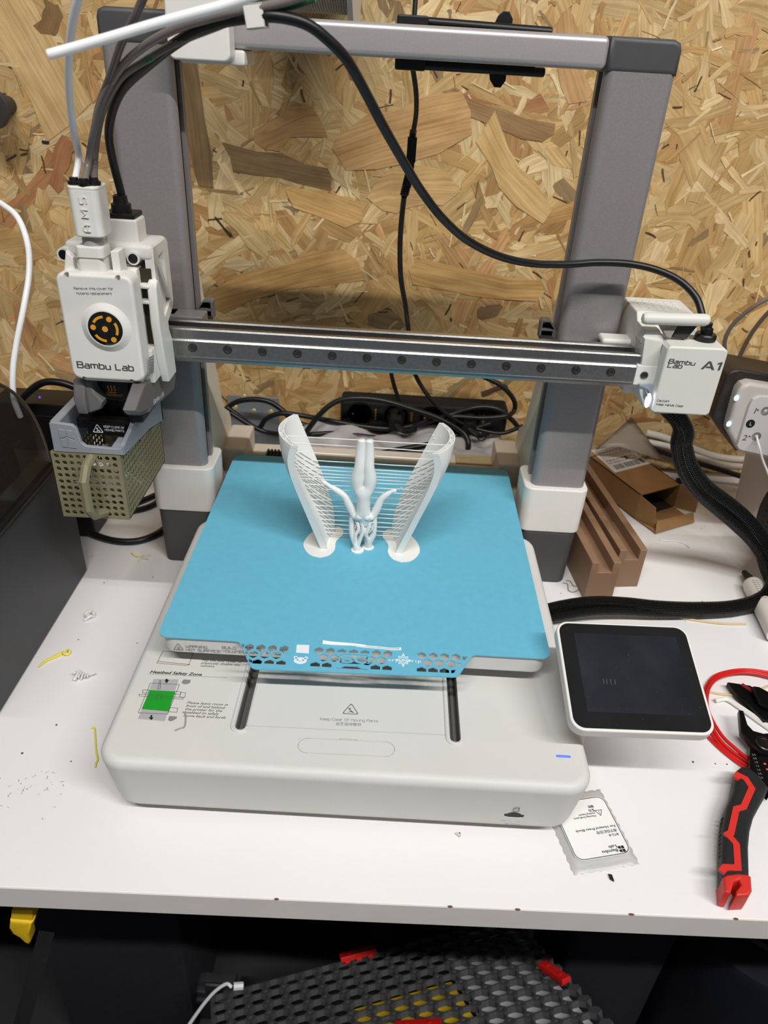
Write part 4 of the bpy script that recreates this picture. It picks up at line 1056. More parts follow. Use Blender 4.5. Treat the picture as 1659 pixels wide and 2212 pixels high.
for s, ha in ((-1, (-32.5, 138.2)), (1, (22.8, 134.4))):
    b = MB()
    for k, (dx, dz, dy) in enumerate(((3.6, 3.2, -.8), (4.3, 2.3, .1), (4.0, 1.2, .8), (3.2, .2, 1.2), (1.2, 3.0, -1.2))):
        b.tube([(ha[0] - s * .6, Yf + dy * .5, ha[1] - .2), (ha[0] + s * dx * .55, Yf + dy, ha[1] + dz * .45), (ha[0] + s * dx, Yf + dy * 1.1, ha[1] + dz * .8)], .52, n=7, smooth=4, r1=.36)
    b.build('hand', WF, FIG)
# the column of hair and hands that holds the figure up
b = MB()
stems = [((-9.4, -15, 109), (-9.6, -15, 102), (-8.6, -16, 93), (-5.4, -18, 85), (-4.8, -18.5, 80.3), 2.0, 3.0),
         ((7.4, -15, 109), (7.6, -15, 102), (6.8, -14.5, 93), (4.4, -13.8, 86), (3.6, -13.4, 80.3), 1.9, 2.9),
         ((-5.6, -17.5, 106), (-4.2, -18.4, 100), (-6.4, -18.6, 94), (-6.2, -18.6, 88), (-5.0, -18.4, 83), 1.3, 1.6),
         ((-1.6, -18.4, 105), (-1.0, -18.9, 98), (-2.4, -18.8, 92), (-4.0, -18.8, 86), (-4.4, -18.6, 82), 1.2, 1.7),
         ((4.4, -17.4, 106), (3.2, -18.0, 100), (1.8, -17.6, 95), (3.4, -16.2, 89), (3.6, -15.0, 83), 1.3, 1.7),
         ((1.4, -12, 104), (2.8, -11.5, 97), (2.0, -12, 90), (2.6, -12.6, 85), (3.2, -13, 81), 2.0, 2.2),
         ((-4.0, -12, 104), (-5.4, -12, 97), (-4.4, -13.5, 90), (-4.6, -15.5, 85), (-4.8, -17, 81), 1.9, 2.2)]
for q in stems: b.tube(q[:5], q[5], n=9, smooth=5, r1=q[6])
b.sphere((-.6, -14.6, 97.5), 5.0, .95, .85, 1.25, 14)
rr = random.Random(2)
for k in range(16):
    x, z = rr.uniform(-8, 7), rr.uniform(98, 107); x2 = x + rr.uniform(-2, 2)
    b.tube([(x, -17 - rr.uniform(0, 1.6), z), (x2, -18.2, z - 3), (x2 + rr.uniform(-2, 2), -18, z - 6.5)], .55, n=6, smooth=4, r1=.3)
b.build('hair_and_hands', WF, fig, sharp=1.2)
b = MB()
b.prism([(-4.4 + 5.0 * math.cos(2 * PI * k / 24), -18.6 + 4.6 * math.sin(2 * PI * k / 24)) for k in range(24)], 'z', 80, 81.0)
b.prism([(3.6 + 4.6 * math.cos(2 * PI * k / 24), -13.4 + 4.3 * math.sin(2 * PI * k / 24)) for k in range(24)], 'z', 80, 80.8)
b.build('brim', WF, fig)

# ---- olive perforated waste basket under the chute
OL = layered('olive_print', (128, 122, 94), 0.5, 0.8, 0.25)
bask = thing('waste_basket', 'olive green perforated basket with a front handle, hanging under the grey purge chute', 'basket', (-194, 5, 111))
bx0, bx1, by0, by1, bz0, bz1 = -218.4, -170.2, -40, 52, 110.6, 163.6
def holes_grid(u0, u1, v0, v1, nu, nv, r, n=6):
    return [ngon(u0 + (u1 - u0) * i / (nu - 1), v0 + (v1 - v0) * j / (nv - 1), r, n, PI / 6 * 0) for i in range(nu) for j in range(nv)]
t = sheet([(bx0, bz0), (bx1, bz0), (bx1, bz1), (bx0, bz1)], holes_grid(bx0 + 3.6, bx1 - 4.4, bz0 + 4, bz1 - 3.2, 9, 10, 1.95), 0, 1.2)
mb = MB(Matrix(((1, 0, 0, 0), (0, 0, -1, by0 + 1.2), (0, 1, 0, 0), (0, 0, 0, 1)))); mb.merge(t); mb.build('front_panel', OL, bask)
side = [(by0 + 1.8, bz0), (by1, bz0), (by1, bz1 - 16), (by0 + 24, bz1 - 6), (by0 + 1.8, bz1)]
hs = [ngon(by0 + 6.5 + 5.0 * i, bz0 + 4 + 4.9 * j, 2.0, 6) for i in range(17) for j in range(10) if bz0 + 4 + 4.9 * j < bz1 - 3 - max(0, (i * 5.0 - 5) * .2)]
for xx in (bx1 - .8, bx0):
    t = sheet(side, hs, 0, .8)
    mb = MB(Matrix(((0, 0, 1, xx), (1, 0, 0, 0), (0, 1, 0, 0), (0, 0, 0, 1)))); mb.merge(t); mb.build('side_panel', OL, bask)
b = MB(); b.box(bx0, bx1, by0 + 1, by1, bz0 - .4, bz0 + 1.2, .3, 1); b.build('bottom_panel', OL, bask)
b = MB(); b.box(bx0, bx1, by1 - 1.6, by1, bz0, bz1 - 16, .3, 1); b.build('back_panel', OL, bask)
b = MB(); b.tube([(-190.5, -39.5, 160.5), (-191, -49, 158), (-191.6, -55, 150), (-191.6, -55.5, 128), (-190.8, -50, 119.5), (-187.5, -39.5, 116)], 3.5, n=8, smooth=1)
b.build('handle', OL, bask, sharp=0.3)
b = MB(); rr = random.Random(9)
for k in range(26):
    p = Vector((rr.uniform(bx0 + 6, bx1 - 6), rr.uniform(by0 + 5, by1 - 8), bz0 + rr.uniform(3, 30)))
    b.tube([p + Vector((rr.uniform(-5, 5), rr.uniform(-5, 5), rr.uniform(-1.5, 2.5))) for _ in range(6)], rr.uniform(.7, 1.3), n=6, smooth=4)
sc = solo('purge_scraps', b, mat('white_scraps', (224, 224, 222), 0.4), 'curled white filament waste seen through the holes of the olive basket', 'filament waste', (-194, 0, 112)); sc['kind'] = 'stuff'

# ================================================================== CABLES AND TUBES OF THE PRINTER
b = MB(); b.tube([(-163.6, 7, 324), (-162.9,8.2,324.5),(-163.4,1.5,347.7),(-158.7,-9.2,364.6),(-143,-29.5,383.2),(-118.2,-55.8,397.8),(-92.7,-77.3,410.6),(-74.2,-90.1,416.7),(-57.7,-99.1,419.3),(-45,-102.1,420.2),(-33.1,-99.8,418.3),(-24,-96,413.1),(-15.1,-90.2,405.3),(-6.6,-79.5,392.3),(1.9,-68.4,378),(13.7,-52.8,359.7),(24.6,-36.9,343.6),(38.4,-23.4,327.5),(56.4,-6,312),(80.5,14.1,299),(104.8,27.8,292.6),(130.6,38.4,290.9),(152.6,44.9,291.9),(176.2,48.1,291.5),(195.9,46.3,288.7),(212.1,41.6,283.1),(223.7,34.6,273.8),(228.8,27,261.7), (232.4,27,253.3)], 2.55, n=12, smooth=6)
hc = solo('tool_head_cable', b, RUBBER, 'thick black cable arching from the tool head over the frame to the right motor housing', 'cable', (-163.6, 7, 324))
cz = Vector((-55.1,-100.1,419.6))
M_ = Matrix.Rotation(math.radians(-8), 4, 'Y'); M_.translation = cz
b = MB(M_); b.box(-4.2, 4.2, -3.6, -2.8, -4.4, 5.0, .3, 1); b.box(-4.2, 4.2, -3.6, 8, 4.2, 5.0, .3, 1); b.box(-4.2, 4.2, 7.2, 8, -4.4, 5, .3, 1); b.box(-4.2, 4.2, -3.6, 8, -4.4, -3.6, .3, 1)
solo('cable_clip', b, WHITE, 'small white clip bundling the black cable and grey tubes above the top beam', 'clip', cz)

def tubemat(name, rgb, tr): return mat(name, rgb, 0.28, var=0.03, scale=8, trans=tr, ior=1.36)
TWHITE = tubemat('milky_tube', (240, 240, 242), 0.0)
p_ = TWHITE.node_tree.nodes['Principled BSDF']; p_.inputs['Subsurface Weight'].default_value = .7; p_.inputs['Subsurface Radius'].default_value = (.004, .004, .004); p_.inputs['Subsurface Scale'].default_value = 1.0; TGREY = tubemat('smoky_tube', (146, 138, 134), 0.35); TGREY2 = tubemat('smoky_tube_dark', (128, 120, 118), 0.35)
b = MB(); b.tube([(-178, -25, 335), (-178.9,-10.7,347),(-173.5,-25.7,360.9),(-167.5,-39.9,375.8),(-160.2,-54.9,389.6),(-153.4,-66.6,401.1),(-146.4,-76.5,411.7),(-139.4,-85.1,420.7),(-134,-90.3,427.5)], 2.0, n=12)
solo('filament_tube', b, TWHITE, 'milky white tube rising straight up from the filament hub, leftmost of the four', 'tube', (-178, -25, 335))
b = MB(); b.tube([(-173.4, -17, 335), (-175.2,-5.5,344.1),(-165.9,-16.5,360.5),(-156.2,-27.9,376.2),(-140.6,-47,392.8),(-128.8,-61.2,406.2),(-117.2,-73.4,416.8),(-109.4,-79.6,425.9),(-104.2,-85.8,430.9)], 2.0, n=12)
solo('filament_tube', b, TGREY2, 'smoky grey tube rising from the filament hub to the top edge beside the corner cap', 'tube', (-173.4, -17, 335))
b = MB(); b.tube([(-171.6, -27, 335), (-170.3,-17.8,347),(-162.6,-24.6,362.5),(-151.1,-35.2,379.7),(-133.6,-51,395.9),(-114.6,-68.2,406.3),(-95.7,-81.3,413.7),(-78,-91.5,418.2),(-61.7,-98.9,421.5),(-46.7,-103,424.4),(-32.5,-104.1,428.4)], 2.0, n=12)
solo('filament_tube', b, TGREY, 'brownish grey translucent tube bending right from the filament hub along the black cable, upper one', 'tube', (-171.6, -27, 335))
b = MB(); b.tube([(-167, -23, 335), (-169.2,-11.2,346.3),(-163.5,-16.4,360.6),(-153.9,-25.9,375.7),(-137.1,-42.4,390.8),(-116.6,-60.1,400.3),(-95.4,-75.9,409),(-77.2,-86.5,414.9),(-57.5,-94.4,421.2),(-43.5,-97.7,423.5),(-29.1,-99.6,428.1)], 1.9, n=12)
tb = solo('filament_tube', b, TGREY2, 'grey translucent tube with green filament inside, bending right just above the black cable', 'tube', (-167, -23, 335))
b = MB(); b.tube([(-116.9,-60.7,400.1),(-112.8,-63,401.8),(-108.6,-65.6,403.6)], 1.98, n=10); b.tube([(-51,-95.9,422.2),(-43.5,-98,423.5),(-29,-99.8,428.1)], 1.98, n=10)
b.build('green_filament', mat('green_filament', (52, 112, 78), 0.3, var=0), tb)
b = MB(); b.tube([(-135.4,-134.7,401.6),(-123,-132.5,405.2),(-107.6,-130.9,409.7),(-92.4,-129.2,414.3),(-77.1,-127.8,418.6),(-63.9,-126.7,422.2),(-48.9,-124.9,427.1),(-37.7,-123.6,431.1)], 2.0, n=14)
solo('loose_tube', b, TWHITE, 'loose white tube with a cut end, crossing in front of the grey corner cap', 'tube', (-135.4,-134.7,401.6))
b = MB(); b.tube([(-301.7,90.6,310.6),(-272.5,68.6,303.7),(-255.2,55,297.1),(-243.5,38,283.2),(-239.9,24.5,267.2),(-241.1,10.7,248.7),(-245.7,-1,226.1),(-249.2,-7.5,208.2),(-251.5,-10.4,188.5),(-251.6,-7.2,172.7)], 2.1, n=12)
solo('dryer_tube', b, TWHITE, 'milky tube curving down into the smoky lid at the left edge', 'tube', (-255.2,55,297.1))

# ---- braided sleeves
def braid():
    M = mat('braided_sleeve', (15, 15, 16), 0.3, var=0, spec=.3)
    nt = M.node_tree; N = nt.nodes; L = nt.links; p = N['Principled BSDF']
    uv = N.new('ShaderNodeUVMap'); uv.uv_map = 'UVMap'
    sep = N.new('ShaderNodeSeparateXYZ'); L.new(uv.outputs['UV'], sep.inputs[0])
    def math_(op, a, b_):
        n = N.new('ShaderNodeMath'); n.operation = op
        for i, v in enumerate((a, b_)):
            if v is None: continue
            if isinstance(v, (int, float)): n.inputs[i].default_value = v
            else: L.new(v, n.inputs[i])
        return n.outputs[0]
    u = math_('MULTIPLY', sep.outputs[0], 2 * PI * 11); v = math_('MULTIPLY', sep.outputs[1], 2 * PI / 0.0042)
    s1 = math_('SINE', math_('ADD', u, v), None); s2 = math_('SINE', math_('SUBTRACT', u, v), None)
    hgt = math_('MULTIPLY', s1, s2)
    r = N.new('ShaderNodeValToRGB'); r.color_ramp.elements[0].position = .45; r.color_ramp.elements[0].color = (0.004, 0.004, 0.004, 1)
    r.color_ramp.elements[1].position = .95; r.color_ramp.elements[1].color = (0.011, 0.011, 0.012, 1)
    L.new(math_('ADD', math_('MULTIPLY', hgt, .5), .5), r.inputs['Fac']); L.new(r.outputs['Color'], p.inputs['Base Color'])
    b = N.new('ShaderNodeBump'); b.inputs['Strength'].default_value = 1.0; b.inputs['Distance'].default_value = 0.0012
    L.new(hgt, b.inputs['Height']); L.new(b.outputs['Normal'], p.inputs['Normal'])
    return M
BR = braid()
b = MB(); b.tube([(220, 42, 199), (242.6,38,173.5),(247,40.5,158.6),(258.4,44.5,138.5),(278.2,50,117.3),(304,57.4,98.9),(329.1,64.3,79.8),(352.5,68.6,56.6),(372.5,67.4,28.3),(367.6,51.3,17.5),(350.9,37.9,11.1),(325.3,29.2,8.4),(290.2,22.8,9.4),(256,18.6,11.9),(226.8,16.9,14.7),(197.9,14.1,15.9),(169.6,8.9,13),(145.9,3.3,7.7)], 6.6, n=18, smooth=7)
solo('sleeved_cable', b, BR, 'thick black braided sleeve curling from the motor housing round the right side to the base', 'cable', (220, 42, 199))
b = MB(); b.tube([(211, 40, 199), (237.4,38,177.2),(242.3,40.4,158.3),(252.5,43.7,137.3),(270.3,47.7,115.4),(295.2,54.8,94.8),(320.5,61.5,75.3),(345.6,66.9,53.8),(367.3,67.9,29.1),(373.3,60,16.5),(364.6,47.6,11.7)], 5.6, n=18, smooth=7)
solo('sleeved_cable', b, BR, 'second braided sleeve pressed against the left side of the thick one under the motor housing', 'cable', (211, 40, 199))
b = MB(); b.tube([(367.9,48.2,12.6),(354.2,39,7.2),(326.5,29.3,4.7),(290.8,22.1,6.4),(256.2,16.7,8.9),(226.3,13,12.3),(197.4,8.8,13),(170.9,2.9,10.9),(145.2,-1.9,6.9)], 5.2, n=18, smooth=7)
solo('sleeved_cable', b, BR, 'lower braided sleeve emerging beside the thick one just right of the base', 'cable', (255.4,15.1,10.1))

# ---- lamp bar behind the top beam, its lead and plugs
lb = thing('lamp_bar', 'black lamp bar clamped behind the middle of the silver top beam', 'lamp', (57, 108, 396))
b = MB(); b.box(4, 25, 97.2, 122, 399, 430.6, 1.5); b.build('end_block', BLACK, lb)
b = MB(); b.box(24, 100, 104, 112, 402, 426, 1); b.build('back_plate', BLACKMATT, lb)
b = MB(); b.cyl((22, 107, 427.4), (108.5, 107, 425.8), 3.0, n=16, bev=1.4); b.build('rod', BLACK, lb)
b = MB(); b.cyl((22, 107, 402.6), (107.5, 107, 402.4), 3.0, n=16, bev=1.4); b.build('rod', BLACK, lb)
b = MB(); b.prism([(70, 429), (72, 433.6), (75, 436.2), (79, 436.2), (82, 432), (82, 396), (79, 391.6), (74.6, 391.6), (71, 396), (70, 400)], 'y', 113, 117, bev=.6); b.build('clamp_tab', BLACK, lb)
YC = 150
b = MB(); b.tube([(16, 124, 470), (15.6, 122, 450), (15.4, 118, 430)], 1.7, n=10); b.build('upper_lead', RUBBER, lb)
b = MB(); b.tube([(16.5, 116, 400), (20,128,385), (21.1,138,371), (20,144,358.1)], 1.9, n=10); b.build('lower_lead', RUBBER, lb)
b = MB(); P_ = [(19.9,146,359.5),(19.6,146,354.4),(19.4,146,336.9),(18.9,146,327.6),(17.3,146,319.4),(15.9,146,311.8)]
b.tube([P_[0], P_[1]], 2.6, n=8, smooth=1); b.tube([P_[1], P_[2]], 5.0, n=4, smooth=1); b.tube([P_[2], P_[3]], 4.2, n=4, smooth=1); b.tube([P_[3], P_[4]], 4.9, n=4, smooth=1); b.tube([P_[4], P_[5]], 2.8, n=8, smooth=1)
for k in range(4):
    q = Vector(P_[4]).lerp(Vector(P_[5]), .2 + k * .22); b.cyl(q, q + Vector((0, 0, 1.2)), 3.6, n=10)
b.build('plug_coupling', BLACK, lb, sharp=0.4)
b = MB(); b.tube([P_[5], (15.1,160,293.1),(15,160,270.9),(17.4,160,244.1), (23.3,185,213),(28.1,185,187.3), (34,220,147.5), (40.8,245,120.8),(54.6,245,100.8),(74.6,245,81.7), (98,250,67.2),(124.1,250,60.5),(141.9,250,60.5),(160.9,250,70.1)], 2.3, n=10)
b.build('power_lead', RUBBER, lb)

# ---- tangle of black leads on the bench behind the printer
def lead(label, pts, r=2.7):
    mb = MB(); mb.tube(pts, r, n=10, smooth=6)
    return solo('power_cable', mb, RUBBER, label, 'cable', pts[0])
lead('thin black lead hanging straight behind the cross rail into the cable tangle', [(9.2,255,143.1),(14.5,255,117.9), (18.2,258,103.8),(24.2,258,87.5),(27.4,258,69)], 2.2)
lead('black lead looping to the right behind the cross rail, against the board wall', [(82.1,262,129.7),(110.4,262,120),(134.1,262,109.3),(148.7,262,94.6),(150.5,262,81.6), (139.2,250,80.3),(114.6,250,76.5),(84.4,250,76.3),(57.2,250,70.1),(35.4,250,56.5)], 2.6)
lead('black lead arching over the grey wall plate at the left', [(-178.6,270,47.6),(-161.8,270,66.2),(-143.4,270,73.4),(-122.8,270,73.1),(-107.6,270,65.1), (-88.6,262,53),(-57.5,262,47.6),(-21.2,262,48.2),(20.6,262,44)], 3.0)
lead('black lead forming the large open arch behind the left harp wing', [(-86,240,33.7),(-73.6,240,54.3),(-59.5,240,75), (-42.2,244,88.8),(-19,244,94),(8.2,244,92.5),(38.5,244,84.8),(69.2,244,75.3),(95.8,244,60.4), (102.4,236,50.8),(98.4,236,40.4),(80.2,236,34.6),(57.3,236,34.2)], 3.0)
lead('black lead lying in a low loop at the foot of the wall plate', [(-165.3,262,66.1),(-150.5,262,54.8),(-132.4,262,42.3),(-122.1,262,54.9),(-103.9,262,62.8),(-75.6,262,60.6), (-41.5,254,59.8),(-10.7,254,56.1),(20,254,55.8),(50.2,254,63.4), (80.3,262,72.2),(109.7,262,83.4),(132.6,262,82.7),(149.4,262,71.5),(163.4,262,56.6)], 2.8)
lead('black lead running flat along the bench behind the turquoise plate', [(-160.7,258,61.5),(-139.8,258,48.2),(-119.4,258,39.9), (-86.6,246,44.9),(-45.8,246,49.8),(-4.9,246,47.9),(36.2,246,44.3),(76.5,246,50.9), (101.5,252,59.7),(125.7,252,69.7)], 2.8)
lead('ribbed dark lead lying just behind the rear bar of the printer', [(-3.3,218,39.1),(26.1,218,48.3),(55.2,218,55.7),(81.5,218,64)], 3.4)
lead('thin black wire loop hanging in front of the white sheet', [(111.2,232,67.2),(111.6,232,60.1),(116.3,232,58.2),(119.8,232,62.3),(119.5,232,68.3)], .8)

# ================================================================== THINGS BEHIND AND AROUND THE PRINTER
# wall plate with screws
wp = thing('wall_plate', 'grey steel fixing plate screwed to the board wall, behind the left column', 'bracket', (-140, 296, 2))
b = MB(); b.box(-172, -113, 295.2, 297.4, 1, 66, .4, 1); b.box(-172, -113, 262, 297.4, .2, 2, .3, 1)
b.build('steel_plate', mat('galvanised_steel', (128, 132, 136), 0.5, metal=.3, var=.1, scale=50), wp)
for q in ((-152.6,295,65.5), (-142.2,295,48.3),  (-122.4,295,48.4), (-163.5,295,51.6)):
    b = MB(); b.sphere((q[0], 295, q[2]), 3.4, 1, .5, 1, 10); b.box(q[0] - 2.2, q[0] + 2.2, 293, 293.6, q[2] - .4, q[2] + .4)
    b.build('screw', mat('yellow_zinc', (186, 178, 128), 0.4, metal=.4), wp)
# extension socket strip
ps = thing('socket_strip', 'black extension socket strip lying against the board wall behind the tangle of leads', 'power strip', (60, 284, 30))
b = MB(); b.box(-40, 146, 268, 297, 50, 80, 4, 3); b.box(-36, 142, 274, 297, .2, 50, 2); b.build('strip_body', BLACKMATT, ps)
for k in range(4):
    x = -18 + k * 40
    b = MB(); b.lathe([(15, 0), (15, 1.2), (13.5, 1.2), (13, -.6), (0, -.6)], (x, 268, 65), (0, -1, 0), 24); b.build('socket', BLACK, ps)
    b = MB(); b.cyl((x - 8, 267.6, 65), (x - 8, 266.4, 65), 1.4, n=8); b.box(x + 16, x + 18.4, 266.6, 268.2, 59, 72, .4, 1); b.build('earth_clip', mat('brass', (168, 126, 70), 0.35, metal=.8), ps)
for k, x in enumerate((22, 102)):
    b = MB(); b.cyl((x, 268, 65), (x, 244, 65), 11, 8, n=18, bev=2); b.tube([(x, 246, 65), (x + 10, 240, 60), (x + 22, 250, 58)], 3, n=8); b.build('mains_plug', BLACK, ps)
# crumpled white sheet
t = bmesh.new(); rr = random.Random(6)
nx, ny = 46, 16
G = []
for j in range(ny + 1):
    r_ = []
    for i in range(nx + 1):
        u, v = i / nx, j / ny
        x = -92 + 228 * u + 5 * math.sin(7 * v + 3 * u); y = 200 + 60 * v + 3 * math.sin(9 * u)
        z = 40 * min(1, v * 4) + 14 * v + 4.2 * math.sin(15 * u + 5 * v) + 2.6 * math.sin(33 * u - 9 * v) + 3.0 * math.sin(21 * v + 8 * u) * v
        r_.append(t.verts.new((x, y, max(.6, z))))
    G.append(r_)
for j in range(ny):
    for i in range(nx): t.faces.new((G[j][i], G[j][i + 1], G[j + 1][i + 1], G[j + 1][i]))
bmesh.ops.solidify(t, geom=t.faces[:], thickness=.5)
b = MB(); b.merge(t)
solo('crumpled_sheet', b, mat('white_film', (214, 208, 206), 0.35, var=.02), 'crumpled white plastic sheet lying on the bench under the black leads', 'plastic sheet', (20, 230, 2), sharp=2)

# ---- filament dryer at the left edge
dr = thing('filament_dryer', 'dark grey filament dryer with a smoky domed lid, at the left edge', 'filament dryer', (-330, -45, 0))
DG_ = mat('dryer_graphite', (56, 57, 61), 0.45, var=.05, scale=12, bump=.08, bscale=900)
b = MB(); b.prism([(-420, 39), (-248.5, 39), (-247.6, -131), (-420, -131)], 'z', .3, 114, bev=1.6, seg=2, taper=None); b.build('dryer_body', DG_, dr)
b = MB(); b.prism([(-422, 32), (-245.6, 32), (-245.0, -128), (-422, -128)], 'z', 114, 125, bev=1.2); b.box(-420, -248, -122, 26, 124.5, 125.5, .3)
b.build('rim_band', BLACK, dr)
b = MB(); b.prism([(-252, 31), (-244.9, 31), (-244.3, -127), (-252, -127)], 'z', 117.6, 119.2, bev=.3); b.build('rim_trim', mat('bronze_trim', (72, 60, 48), 0.35, metal=.5), dr)
arc = [(-92 + 106 * math.cos(math.radians(a)), 126 + 104 * math.sin(math.radians(a))) for a in range(0, 181, 9)]
def dome(r, x):
    return [(x, -92 + (106 - r) * math.cos(math.radians(a)), 123.8 + (104 - r) * math.sin(math.radians(a))) for a in range(0, 181, 9)]
t = MB(); t.loft([dome(0, -421), dome(0, -252), dome(1.2, -248.4), dome(3, -247)], closed=False, cap=False)
t.loft([dome(3, -247), dome(60, -247), [(-247, -92, 124)] * 21], closed=False, cap=False)
lid = t.build('domed_lid', mat('smoky_lid', (58, 52, 46), 0.08, var=0, alpha=.5, spec=.6), dr, sharp=1)
b = MB(); b.tube([(p[0] + .3, p[1], p[2]) for p in dome(1.2, -247.6)], 1.2, n=8, smooth=2); b.build('lid_edge', mat('lid_edge', (84, 74, 62), 0.2, var=0), dr)
sp = thing('filament_spool', 'black spool standing inside the smoky domed lid at the left', 'spool', (-300, -92, 124))
b = MB()
for x in (-262, -326): b.lathe([(14, -1.6), (84, -1.6), (85, 0), (84, 1.6), (14, 1.6)], (x, -92, 126), (1, 0, 0), 40)
b.build('flange', BLACKMATT, sp)
b = MB(); b.lathe([(16, 0), (70, 0), (70, 58), (16, 58)], (-325, -92, 126), (1, 0, 0), 36); b.build('winding', mat('black_winding', (14, 14, 16), 0.4), sp)
# small black box with a purple light behind it
bb = thing('black_box', 'small black box with a tiny purple light, between the dryer and the left column', 'box', (-285, 120, 0))
b = MB(); b.box(-330, -259, 92, 125, 0.2, 137, 2); b.build('box_body', mat('black_box_body', (22, 21, 21), 0.4, var=.15), bb)
b = MB(); b.box(-329, -260, 91.2, 92.4, 4, 126, .4, 1); b.build('front_panel', BLACK, bb)
q = (-285.2,91.8,143.4)
b = MB(); b.sphere((q[0], 91.6, q[2]), .9, n=10); b.build('indicator_light', mat('purple_light', (92, 60, 230), 0.4, var=0, emit=2.0), bb)
lead('black lead arching behind the dryer lid over the small black box', [(-303.2,80,138.1),(-288.5,80,152.4),(-274.3,80,162),(-260.2,80,163.2),(-246.7,80,159.2),(-230.6,80,151)], 3.0)
lead('black lead lying in a shallow curve on the bench, left of the left column foot', [(-295.1,119.6,3),(-271.4,98.8,3),(-249.6,87.5,3),(-230.8,83.9,3),(-214.5,87.9,3),(-201.1,102.9,3),(-192.3,129,3)], 3.4)
lead('black lead crossing the bench behind the basket, nearer the wall', [(-252.6,129.4,3),(-239.1,137.9,3),(-226.3,146.4,3),(-218,162,3),(-211.8,201.7,3)], 3.0)
lead('second black lead behind the basket, just above the other', [(-256.6,141.3,3),(-241.3,152.1,3),(-228.9,166.4,3),(-218.5,181,3)], 3.0)

# spools whose edges show at the picture's borders
def edge_spool(label, c, axis, r, w, m_, holes=True):
    s = thing('filament_spool', label, 'spool', (c[0], c[1], c[2]))
    ax = Vector(axis).normalized()
    for k in (-w / 2, w / 2):
        b = MB(); b.lathe([(r * .3, -1.8), (r - 2, -1.8), (r, -.8), (r, .8), (r - 2, 1.8), (r * .3, 1.8)], Vector(c) + ax * k, ax, 56); fl_ = b.build('flange', m_, s)
        if holes:
            q = Vector((0, 0, 1)).rotation_difference(ax); b = MB()
            for ring in range(4):
                n = 60
                for i in range(n):
                    a = 2 * PI * (i + .5 * (ring % 2)) / n; rr_ = r - 10 - ring * 6
                    p = Vector(c) + ax * k + q @ Vector((rr_ * math.cos(a), rr_ * math.sin(a), 0))
                    b.cyl(p - ax * 2.0, p + ax * 2.0, 1.1, n=6)
            b.build('vent_holes', BLACKMATT, fl_)['kind'] = 'stuff'
    b = MB(); b.lathe([(r * .3, 0), (r * .8, 0), (r * .8, w - 2), (r * .3, w - 2)], Vector(c) - ax * (w / 2 - 1), ax, 40); b.build('winding', BLACKMATT, s)
    return s
SPB = mat('spool_black', (30, 29, 30), 0.45, var=.06)

edge_spool('large black perforated spool cut by the right edge, above the hub with two lights', (393, 60, 290), (-.87, -.5, 0), 100, 62, SPB)
edge_spool('small black perforated spool standing on the bench at the right edge, beside the braided sleeve', (400, 50, 66.5), (-.97, -.25, 0), 66, 40, SPB)
kn = thing('spool_rod', 'dark rounded rod end on the board wall, at the left edge near the top', 'rod', (-372, 290, 330))
b = MB(); q0 = (-362.4,262,348)
b.lathe([(10, -2), (16.5, -2), (18, -.5), (18, 3), (16, 4), (0, 4.4)], (q0[0], 262, q0[2]), (0, -1, 0), 28); b.cyl((q0[0], 262, q0[2]), (q0[0], 298, q0[2]), 8, n=16)
b.build('rod_end', mat('rod_dark', (54, 50, 46), .5), kn)

# spool hub on its foot
hb = thing('spool_hub', 'white and black spool hub with two small lights and numbered ports, at the right edge', 'spool holder', (400, 150, 0))
b = MB(); b.prism([(294.2,153.7),(294.2,157.6),(295.4,187.9),(296.1,193.4),(299.8,196.9),(305.5,198.4), (400, 186), (400, 120), (324.5,122.7),(310.1,137.8)], 'y', 108, 150, bev=2.5, seg=3)
b.build('hub_frame', mat('hub_dark', (46, 39, 35), 0.45, var=.06), hb)
HWH = mat('hub_white', (196, 190, 184), 0.45, var=.02)
b = MB(); b.prism([(305.8,146.7),(304.7,154.5),(303.6,176.7),(303.7,184.2),(306.1,188.9),(311.6,191.3), (392, 183), (392, 116), (324.5,126.4),(320.6,128.4)], 'y', 96, 110, bev=3.5, seg=4)
body = b.build('hub_body', HWH, hb)
b = MB(); b.prism([(316,134.8),(316,141.4),(315.1,172.5),(316.4,178.4),(320.8,181.6), (390, 183), (390, 120), (323.4,130.3),(319,131.4)], 'y', 93, 97, bev=1.4, seg=2)
pan = b.build('port_panel', mat('hub_panel', (204, 200, 196), 0.45, var=.02), body)
for q in ((303.2,96,177.8), (303.8,96,154)):
    b = MB(); b.sphere((q[0] + .4, q[1] - .2, q[2]), 1, 2.0, .8, 2.6, 12); b.build('hub_light', mat('cyan_light', (150, 216, 255), 0.3, var=0, emit=2.5), body)
text('1', 5.2, ((319,92.9,166)), (1, 0, 0), (0, 0, 1), PRINTDARK, pan, bold=.2, xs=1.1, shear=.1)
text('2', 5.2, ((318.1,92.9,140.8)), (1, 0, 0), (0, 0, 1), PRINTDARK, pan, bold=.2, xs=1.1, shear=.1)
for q in ((323.5,92.9,169.3), (324.1,92.9,144.7)):
    b = MB(); b.prism([(q[0] - 1, q[2] - 1), (q[0] + 1, q[2]), (q[0] - 1, q[2] + 1)], 'y', 92.8, 93.2); b.build('arrow_mark', PRINTDARK, pan)
q = (320.8,92.9,156.7)
b = MB(); b.prism(ngon(q[0], q[2], 3.7, 20), 'y', 92.6, 93.2); disc = b.build('letter_disc', BLACK, pan)
text('L', 3.0, (q[0] - .9, 92.55, q[2] - 1.5), (1, 0, 0), (0, 0, 1), PRINTWHITE, disc)
